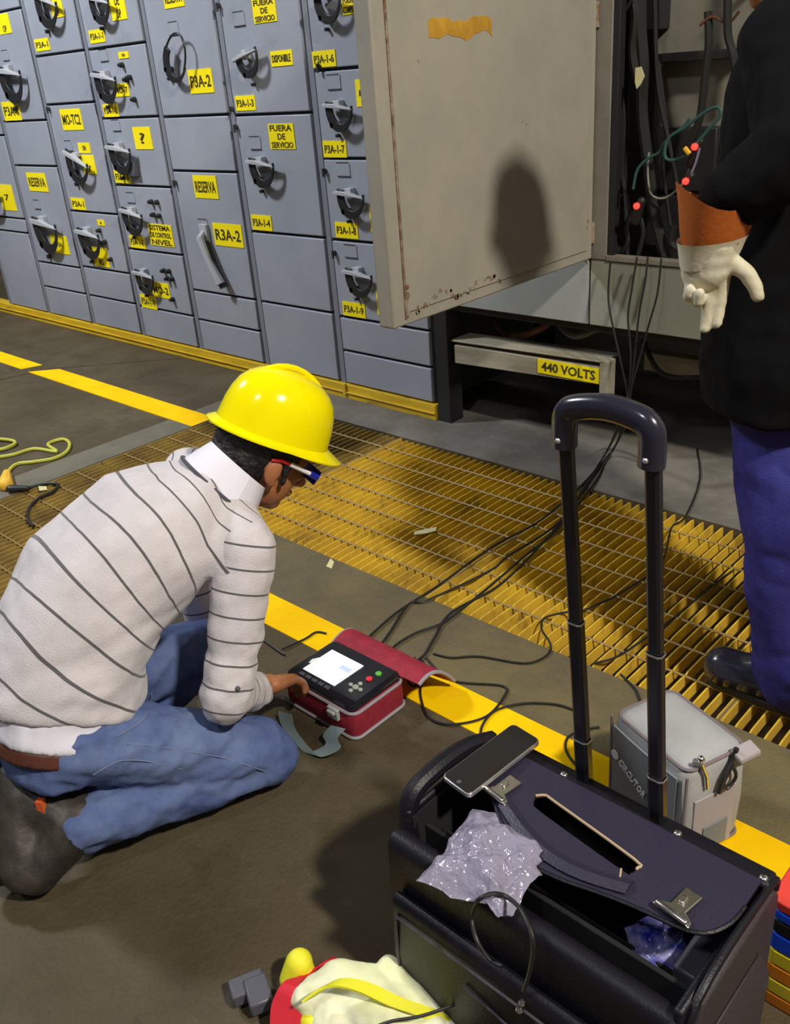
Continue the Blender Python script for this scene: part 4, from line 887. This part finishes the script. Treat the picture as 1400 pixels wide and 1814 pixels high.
def make_hand(mb, wrist, d, nrm, side, curl=0.5, s=1.0, fat=1.0, thumb_out=0.8, curls=None):
    """hand: wrist point, d finger direction, nrm palm normal (curl goes towards it), side = +-1 for the thumb"""
    d, nrm = V(d).normalized(), V(nrm).normalized(); sd = d.cross(nrm).normalized()*side; w = V(wrist)
    def P(a, b, c): return w+(d*a+sd*b+nrm*c)*s
    for b in (-.026, -.009, .009, .026): mb.cone(P(.012, b*.75, 0), P(.082-abs(b)*.25, b, 0), .016*s*fat, .0115*s*fat, 10)
    mb.cone(P(-.03, 0, 0), P(.02, 0, 0), .026*s, .024*s, 12)
    for i, (b, L) in enumerate(((.029, .072), (.010, .080), (-.010, .075), (-.028, .060))):
        p_ = P(.082-abs(b)*.25, b, 0); a = 0; q_ = V(p_); cu = curls[i] if curls else curl
        for k, fr_ in enumerate((.45, .32, .23)):
            a += cu*(.9 if k == 0 else 1.15); dn = d*math.cos(a)+nrm*math.sin(a)+sd*(b*1.2)
            n_ = q_+dn*L*fr_*s; mb.cone(q_, n_, (.0098-.001*k)*s*fat, (.0090-.001*k)*s*fat, 10); q_ = n_
    a0 = P(.020, .026, .004); dn = (d*.62+sd*thumb_out+nrm*.35).normalized(); a1 = a0+dn*.040*s; a2 = a1+(d*.75+sd*thumb_out*.6+nrm*.4).normalized()*.032*s; a3 = a2+(d*.85+sd*thumb_out*.35+nrm*.45).normalized()*.024*s
    mb.cone(a0, a1, .014*s*fat, .0115*s*fat, 10); mb.cone(a1, a2, .0115*s*fat, .0105*s*fat, 10); mb.cone(a2, a3, .0105*s*fat, .0085*s*fat, 10)
def hat(parent, c, f, u, s=1.0, m='hat'):
    f, u = V(f).normalized(), V(u).normalized(); r_ = f.cross(u).normalized()
    def P(x, y, z): return V(c)+(r_*x+f*y+u*z)*s
    mb = MB(); n = 40; rings = []
    prof = [(1.00, 0.0), (1.0, .006), (.985, .025), (.965, .05), (.92, .078), (.84, .104), (.72, .124), (.56, .139), (.38, .148), (.19, .1525), (.03, .154)]
    rx, ry = .117, .142
    for k, (q_, z) in enumerate(prof):
        rings.append([P(rx*q_*math.cos(2*math.pi*i/n), ry*q_*math.sin(2*math.pi*i/n), z) for i in range(n)])
    inn = [[P((rx*q_-.004)*math.cos(2*math.pi*i/n), (ry*q_-.004)*math.sin(2*math.pi*i/n), z-.004) for i in range(n)] for q_, z in reversed(prof[1:-1])]
    brim = []
    def br(ext, z):
        o = []
        for i in range(n):
            a = 2*math.pi*i/n; fr_ = max(0, math.sin(a)); e = ext*(.010+.036*fr_**1.5+.010*max(0, -math.sin(a))); o.append(P((rx+e)*math.cos(a), (ry+e)*math.sin(a), z-.010*fr_*ext-.004*ext))
        return o
    mb.loft([br(0, -.006), br(1, -.009), br(1.02, -.005), br(0.05, .003)]+rings, cap=True); h = mb.build('hard_hat', m, parent, angle=50)
    mb = MB(); ridge = [P(0, ry*math.cos(a)*.93, .012+.150*math.sin(a)) for a in [math.pi*(.12+.76*i/14) for i in range(15)]]; mb.tube(ridge, .007*s, 8); mb.build('crown_ridge', m, h)
    return h, P
# ---------------- kneeling person
F = V((.33, .94, 0)).normalized(); Rr = V((.94, -.33, 0)).normalized(); U = V((0, 0, 1))
K = dict(rk=V((-1.318, .842, .088)), rh=V((-1.440, .522, .280)), ra=V((-1.425, .460, .115)), rtoe=V((-1.430, .352, .040)),
         lk=V((-1.605, .935, .190)), lh=V((-1.585, .605, .285)), la=V((-1.60, .62, .10)), ltoe=V((-1.62, .50, .04)),
         pel=V((-1.530, .548, .315)), waist=V((-1.545, .596, .415)), mid=V((-1.552, .682, .508)), chest=V((-1.525, .812, .580)), neck=V((-1.478, .958, .622)),
         rs=V((-1.333, .903, .560)), ls=V((-1.650, 1.005, .605)), re=V((-1.300, .778, .295)), rw=V((-1.395, .925, .172)),
         le=V((-1.72, 1.00, .35)), lw=V((-1.68, .98, .12)), hd=V((-1.455, 1.070, .672)))
kn = empty('person', (-1.45, .7, 0), 'person kneeling in yellow hard hat, striped grey sweater and jeans, operating the meter', 'person')
hf = (F*.84-U*.54).normalized(); hu = (U*.84+F*.54).normalized(); hc = K['hd']
mb = MB(); make_head(mb, hc, hf, hu, .98)
mb.cone(K['neck'], hc-hu*.055-hf*.035, .056, .054, 14)
mb.cone(K['neck'], K['chest'], .07, .10, 14); mb.cone(K['chest'], K['waist'], .10, .095, 14); mb.cone(K['waist'], K['pel'], .095, .10, 14)
for a, b, ra, rb in (('rs','re',.038,.034),('re','rw',.034,.024),('ls','le',.038,.034),('le','lw',.034,.024),('neck','rs',.05,.038),('neck','ls',.05,.038),('pel','rh',.09,.07),('pel','lh',.09,.07),('rh','rk',.06,.045),('lh','lk',.06,.045),('rk','ra',.045,.035),('lk','la',.045,.035),):
    mb.cone(K[a], K[b], ra, rb, 14)
make_hand(mb, K['rw']+V((-.006, .012, -.002)), (fl(522, 1200, .115)-K['rw']).normalized(), V((.15, .3, -1)), 1, .5, 1.05, 1.15, curls=[.22, .65, .75, .8])
make_hand(mb, K['lw'], V((.3, .3, -.5)), V((.1, .3, -1)), -1, .4, .92)
body = organic(mb, 'body', 'skin', kn, .0048, 4)
# hair
def HP(x, y, z): return hc+(hf.cross(hu).normalized()*x+hf*y+hu*z)
rot = Matrix((hf.cross(hu).normalized(), hf, hu)).transposed()
mb = MB(); mb.ball(HP(0, -.020, .034), (.084, .100, .086), 14, rot); mb.ball(HP(0, -.050, -.015), (.074, .066, .070), 12, rot); mb.ball(HP(0, .062, .060), (.066, .040, .030), 10, rot)
for sx in (-1, 1): mb.cone(HP(.076*sx, .020, .02), HP(.076*sx, .028, -.028), .012, .006, 8)
organic(mb, 'hair', 'hair', kn, .005, 3, lambda c, n: .003*noise.noise(c*70))
h, HTP = hat(kn, HP(0, -.002, .055), (hf*1.0+hu*.06), (hu-hf*.06), .89)
# hat liner showing under the rear brim
mb = MB(); rws = []
for i in range(11):
    a = math.pi*(1.02+.62*i/10); rws.append([HP(.094*math.cos(a), -.006+.110*math.sin(a), .050), HP(.090*math.cos(a), -.006+.108*math.sin(a), .022+.010*abs(math.cos(a*2)))])
mb.sheet(rws, .004); mb.build('hat_band', 'liner', kn)
# glasses
gl = MB()
gl.tube([HP(.083, -.020, .014), HP(.086, .000, .020), HP(.084, .022, .018)], .0042, 8); g0 = gl.build('glasses', 'tred', kn)
gl = MB(); gl.tube([HP(.084, .022, .018), HP(.080, .075, .012)], .0052, 8); gl.build('temple_arm', 'white', g0)
gl = MB(); gl.tube([HP(.080, .075, .012), HP(.076, .098, .008)], .0068, 8); gl.build('temple_tip', 'tblue', g0)
gl = MB(); gl.sheet([[HP(x, .108-.35*x*x*10*.1, .020), HP(x*.95, .104-.35*x*x, -.012)] for x in [(-.07+.014*i) for i in range(11)]], .002); gl.build('lens', 'tblue', g0)
# sweater : torso
Cc = [K['pel']+V((-.01, -.01, .0)), K['waist'], K['mid'], K['chest'], K['neck']]
def torso(mb, secs):
    rings = []
    for c, ax, wx, wd in secs:
        ax = V(ax).normalized(); lat = (Rr-ax*Rr.dot(ax)).normalized(); dep = ax.cross(lat)
        rings.append([c+lat*wx*math.copysign(abs(math.cos(q_))**.85, math.cos(q_))+dep*wd*math.copysign(abs(math.sin(q_))**.85, math.sin(q_)) for q_ in [2*math.pi*k/28 for k in range(28)]])
    mb.loft(rings)
dA = [(K['waist']-K['pel']), (K['mid']-K['pel']), (K['chest']-K['waist']), (K['neck']-K['mid']), (K['neck']-K['chest'])]
mb = MB()
torso(mb, [(K['pel']+V((0, -.005, -.005)), dA[0], .170, .148), (lerp(K['pel'], K['waist'], .5), dA[0], .175, .150), (K['waist'], dA[1], .175, .148), (K['mid'], dA[2], .182, .146), (K['chest'], dA[3], .184, .134), (lerp(K['chest'], K['neck'], .55), dA[4], .165, .100), (K['neck']+V((0, -.004, .004)), dA[4], .094, .084)])
mb.cone(K['neck']+V((0, -.02, -.02)), K['rs'], .075, .062, 16); mb.cone(K['neck']+V((0, -.02, -.02)), K['ls'], .075, .062, 16); mb.cone(K['chest'], K['rs'], .09, .058, 16); mb.cone(K['chest'], K['ls'], .09, .058, 16)
mb.cone(K['rs'], lerp(K['rs'], K['re'], .18), .062, .060, 14)
def fold(c, n):
    s_ = .010*noise.noise(V((c.x*7, c.y*7, c.z*16)))+.0045*noise.noise(V((c.x*16, c.y*20, c.z*34)))
    low = max(0, min(1, (.52-c.z)/.22)); return s_*(.45+1.15*low)
sw = organic(mb, 'sweater', 'sweater', kn, .007, 8, fold); blend_attr(sw, Cc, .0445)
mb = MB(); e = K['re']; mb.cone(K['rs']+V((0.004, 0, .0)), e, .062, .050, 18); mb.cone(e, lerp(e, K['rw'], .80), .052, .040, 18); mb.cone(e+V((0, -.008, -.012)), e, .048, .05, 14)
sl = organic(mb, 'sleeve', 'sweater', kn, .006, 6, lambda c, n: (.007*noise.noise(V((c.x*9, c.y*9, c.z*24)))+.004*noise.noise(c*40))*(1.0 if c.z < .42 else .5)); path_attr(sl, [(K['rs'], e, 0, 1), (e, K['rw'], (e-K['rs']).length, 1)], .048, off=.35); SLR = sl
mb = MB(); e = K['le']; mb.cone(K['ls'], e, .06, .05, 16); mb.cone(e, K['lw'], .05, .036, 16); sl = organic(mb, 'sleeve', 'sweater', kn, .007, 5); path_attr(sl, [(K['ls'], e, 0, 1), (e, K['lw'], .27, 1)], .048)
c_ = (on_surface(SLR, [(421, 1220)], .0) or [V((-1.262, .798, .268))])[0]
mb = MB(); mb.ball(c_, (.0055, .0055, .0055), 8); mb.build('sleeve_mark', 'buckle', SLR)
# shirt collar and tail
mb = MB(); nk = K['neck']; ax = (hc-nk).normalized()
rws = []
for i in range(25):
    a = 2*math.pi*i/24; lat = Rr*math.cos(a); dp = (F*.60-U*.80).normalized()*math.sin(a)
    base = nk+(lat*.098+dp*.092)+(F*.002+U*.010); topp = nk+(lat*.076+dp*.070)+(F*.052+U*.052); rws.append([base, topp])
mb.sheet(rws, .006); mb.build('shirt_collar', 'shirt', kn)
mb = MB(); mb.tube([a_[0]+(a_[0]-nk)*.06 for a_ in rws], .0045, 6); mb.build('sweater_neckline', 'buckle', kn)
mb = MB(); torso(mb, [(K['pel']+V((.004, -.028, -.052)), dA[0], .162, .128), (K['pel']+V((0, -.008, .02)), dA[0], .158, .128)]); organic(mb, 'shirt', 'shirt', kn, .006, 3, lambda c, n: .006*noise.noise(c*22))
mb = MB(); torso(mb, [(K['pel']+V((.006, -.036, -.082)), dA[0], .163, .129), (K['pel']+V((.004, -.028, -.050)), dA[0], .160, .127)]); organic(mb, 'belt', 'belt', kn, .005, 2)
# jeans
mb = MB(); torso(mb, [(K['pel']+V((.010, -.022, -.098)), (0, .1, 1), .150, .115), (K['pel']+V((.005, -.025, -.062)), dA[0], .160, .126)])
for a, b, ra, rb in (('rh','rk',.088,.072),('lh','lk',.092,.07),('lk','la',.066,.055)): mb.cone(K[a], K[b], ra, rb, 18)
mb.cone(K['rk'], K['ra']+V((.01, .02, .0)), .070, .060, 18); mb.cone(K['rk']+V((0, 0, .01)), K['rk']+V((.005, .01, -.01)), .070, .066, 16)
jn = organic(mb, 'jeans', 'denim', kn, .006, 6, lambda c, n: .009*noise.noise(V((c.x*14, c.y*8, c.z*20)))+.009*(.4-abs(noise.noise(V((c.x*20, c.y*16, c.z*26)))))+.003*noise.noise(c*45))
for pix in ([(225,1318),(262,1320),(300,1326),(350,1334),(400,1344),(440,1356),(470,1366)], [(165,1372),(200,1352),(225,1346),(270,1350),(320,1362)], [(255,1200),(268,1230),(262,1262),(240,1285),(205,1305)]):
    P_ = on_surface(jn, pix, .0014)
    if len(P_) > 2: mb = MB(); mb.tube(P_, .0011, 6, 3); mb.build('jeans_seam', 'seam', jn)
# boots
def boot(ankle, toe, m1='boot', m2='sole', lace=None, up_=V((.25, .75, .35)), name='boot'):
    d = (toe-ankle); mb = MB(); heel = ankle+V((-.095, -.045, .085))
    mb.cone(ankle+up_*.02, ankle, .054, .054, 14); mb.cone(ankle, heel, .056, .044, 14); mb.cone(heel, toe+V((-.02, .01, .03)), .046, .048, 14); mb.cone(ankle, toe+V((.0, .02, .02)), .056, .044, 14)
    return organic(mb, name, m1, kn, .006, 5, lambda c, n: .003*noise.noise(c*30))
bt = boot(K['ra'], K['rtoe'])
c_ = (on_surface(bt, [(74, 1428)], .001) or [fl(76, 1415, .17)])[0]
mb = MB(); mb.box(c_-V((.007, .007, .015)), c_+V((.007, .007, .015)), Matrix.Rotation(R(30), 3, 'Z')); mb.build('tag', 'orange', bt)
mb = MB()
for sgn in (0,):
    a = K['ra']+V((-.150, -.075, .10)); b = K['rtoe']+V((-.065, -.018, .03)); mb.cone(a, b, .040, .042, 12)
organic(mb, 'boot_sole', 'sole', kn, .006, 4)
mb = MB(); mb.cone(K['la'], K['la']+V((-.08, -.05, .07)), .052, .044, 12); mb.cone(K['la'], K['ltoe'], .052, .044, 12); mb.cone(K['la']+V((-.08, -.05, .07)), K['ltoe'], .044, .046, 12); organic(mb, 'boot', 'boot', kn, .007, 4)

# ---------------- standing person
st = empty('person', (-.55, 1.85, 0), 'person standing at right in black jacket, blue jeans and white leather glove', 'person')
S = dict(pel=V((-.665, 1.90, .83)), rh=V((-.65, 2.00, .80)), lh=V((-.695, 1.825, .78)), rk=V((-.62, 2.02, .43)), lk=V((-.605, 1.79, .44)), ra=V((-.50, 2.05, .08)), la=V((-.540, 1.785, .09)),
         chest=V((-.715, 1.95, 1.18)), neck=V((-.77, 1.98, 1.42)), ls=V((-.72, 1.79, 1.38)), rs=V((-.77, 2.14, 1.36)), le=V((-.622, 1.638, 1.225)), lw=V((-.736, 1.591, 1.100)), re=V((-.68, 2.22, 1.10)), rw=V((-.62, 2.2, .88)), hd=V((-.84, 2.00, 1.56)))
SF = V((-1, .12, 0)).normalized(); shf = (SF*.93-U*.35).normalized(); shu = (U*.93+SF*.35).normalized()
mb = MB(); make_head(mb, S['hd'], shf, shu, 1.0); mb.cone(S['neck'], S['hd']-shu*.06, .06, .056, 12)
for a, b, ra, rb in (('neck','chest',.07,.11),('chest','pel',.11,.11),('neck','ls',.06,.05),('neck','rs',.06,.05),('ls','le',.045,.038),('le','lw',.038,.028),('rs','re',.045,.038),('re','rw',.038,.028),('pel','rh',.10,.08),('pel','lh',.10,.08),('rh','rk',.07,.05),('lh','lk',.07,.05),('rk','ra',.05,.035),('lk','la',.05,.035)): mb.cone(S[a], S[b], ra, rb, 12)
make_hand(mb, S['rw'], V((.1, 0, -1)), V((-.3, -1, 0)), 1, .5); make_hand(mb, S['lw'], V((-.1, 0, -1)), V((-.5, -.85, 0)), 1, .4, .6)
organic(mb, 'body', 'skin', st, .006, 4)
hat(st, S['hd']+shu*.045, shf, shu, 1.0)
mb = MB(); mb.ball(S['hd']+shu*.03-shf*.02, (.084, .095, .08), 10, Matrix((shf.cross(shu).normalized(), shf, shu)).transposed()); organic(mb, 'hair', 'hair', st, .007, 2)
mb = MB()
def tors2(mb, secs):
    rings = []
    for c, wx, wd in secs: rings.append([c+V((0, 1, 0))*wx*math.cos(q_)+V((1, 0, 0))*wd*math.sin(q_) for q_ in [2*math.pi*k/24 for k in range(24)]])
    mb.loft(rings)
tors2(mb, [(V((-.665, 1.90, .70)), .235, .168), (V((-.67, 1.90, .80)), .238, .185), (V((-.69, 1.915, .98)), .228, .172), (S['chest'], .225, .155), (V((-.75, 1.965, 1.33)), .20, .12), (S['neck'], .09, .08)])
for a, b, ra, rb in (('neck','ls',.07,.075),('neck','rs',.07,.075),('ls','le',.082,.074),('rs','re',.075,.06),('re','rw',.06,.05)): mb.cone(S[a], S[b], ra, rb, 16)
mb.cone(S['le'], lerp(S['le'], S['lw'], .72)+V((0, 0, .02)), .076, .062, 16)
organic(mb, 'jacket', 'jacket', st, .008, 5, lambda c, n: .012*noise.noise(c*9)+.004*noise.noise(c*25))
mb = MB()
for a, b, ra, rb in (('pel','rh',.10,.10),('pel','lh',.09,.105),('rh','rk',.10,.085),('lh','lk',.103,.094),('rk','ra',.085,.075),('lk','la',.090,.088)): mb.cone(S[a], S[b], ra, rb, 18)
mb.cone(S['la']+V((.01, 0, .03)), S['la']+V((0, 0, -.01)), .092, .086, 16)
organic(mb, 'jeans', 'denim2', st, .007, 5, lambda c, n: .018*noise.noise(V((c.x*5, c.y*5, c.z*7)))+.008*abs(noise.noise(V((c.x*9, c.y*9, c.z*18)))))
for k_, toe in (('la', V((-.722, 1.768, .040))), ('ra', V((-.64, 2.06, .035)))):
    a = S[k_]; mb = MB(); mb.cone(a+V((0, 0, .03)), a+V((.01, 0, -.01)), .05, .05, 14); mb.cone(a+V((.05, 0, -.038)), toe+V((.02, 0, .008)), .050, .049, 16); mb.cone(a+V((-.02, 0, -.01)), toe+V((.04, 0, .012)), .05, .038, 14); mb.box(V((toe.x-.015, a.y-.045, .0)), V((a.x+.09, a.y+.045, .022)))
    sh = organic(mb, 'shoe', 'jacket' if k_ == 'ra' else 'grip', st, .005, 4)
    mb = MB(); mb.loft([rrect(toe.x-.026, a.x+.098, a.y-.052, a.y+.052, .001, .045), rrect(toe.x-.026, a.x+.098, a.y-.052, a.y+.052, .020, .045)]); mb.build('shoe_sole', 'sole', sh, bevel=.003)
# glove
gw = S['lw']; pn = (CAM-gw).normalized(); pn = V((pn.x, pn.y, .05)).normalized(); gd = V((-.10, 0, -1)).normalized()
sdv = gd.cross(pn).normalized()
mb = MB(); make_hand(mb, gw+V((.004, 0, -.040)), gd, pn, 1 if sdv.dot(rt) > 0 else -1, .3, .93, 1.48, 1.35, curls=[.12, .10, .9, .9])
mb.cone(gw+V((.008, 0, .0)), gw+V((.0, 0, -.075)), .050, .040, 16); mb.ball(gw+gd*.085, V((.042, .026, .040)), 12, Matrix((sdv, pn, -gd)).transposed())
gv = organic(mb, 'glove', 'glove', st, .004, 2, lambda c, n: .0022*noise.noise(V((c.x*30, c.y*30, c.z*60))))
rings = []
ax = V((.10, 0, 1)).normalized(); l1 = (rt-ax*rt.dot(ax)).normalized(); l2 = ax.cross(l1)
for h_, r1, r2 in ((-.055, .050, .036), (-.02, .060, .048), (.02, .070, .056), (.055, .080, .064)):
    rings.append([gw+V((.004, 0, 0))+ax*(h_+.018*math.cos(2*q_)*(1 if h_ > 0 else .4)) + l1*r1*math.cos(q_)+l2*r2*math.sin(q_) for q_ in [2*math.pi*k/24 for k in range(24)]])
inner = [[gw+(p_-gw)*.96 for p_ in r_] for r_ in reversed(rings)]
mb = MB(); mb.loft(rings+inner, cap=False); mb.build('glove_cuff', 'cuff', st)
rings2 = []
for h_, r1, r2 in ((-.068, .049, .037), (-.052, .0535, .042), (-.030, .059, .048), (-.020, .063, .052)):
    rings2.append([gw+V((.004, 0, 0))+ax*(h_+.012*math.cos(q_)) + l1*r1*math.cos(q_)+l2*r2*math.sin(q_) for q_ in [2*math.pi*k/24 for k in range(24)]])
mb = MB(); mb.loft(rings2, cap=False); mb.build('glove_band', 'glove', st)
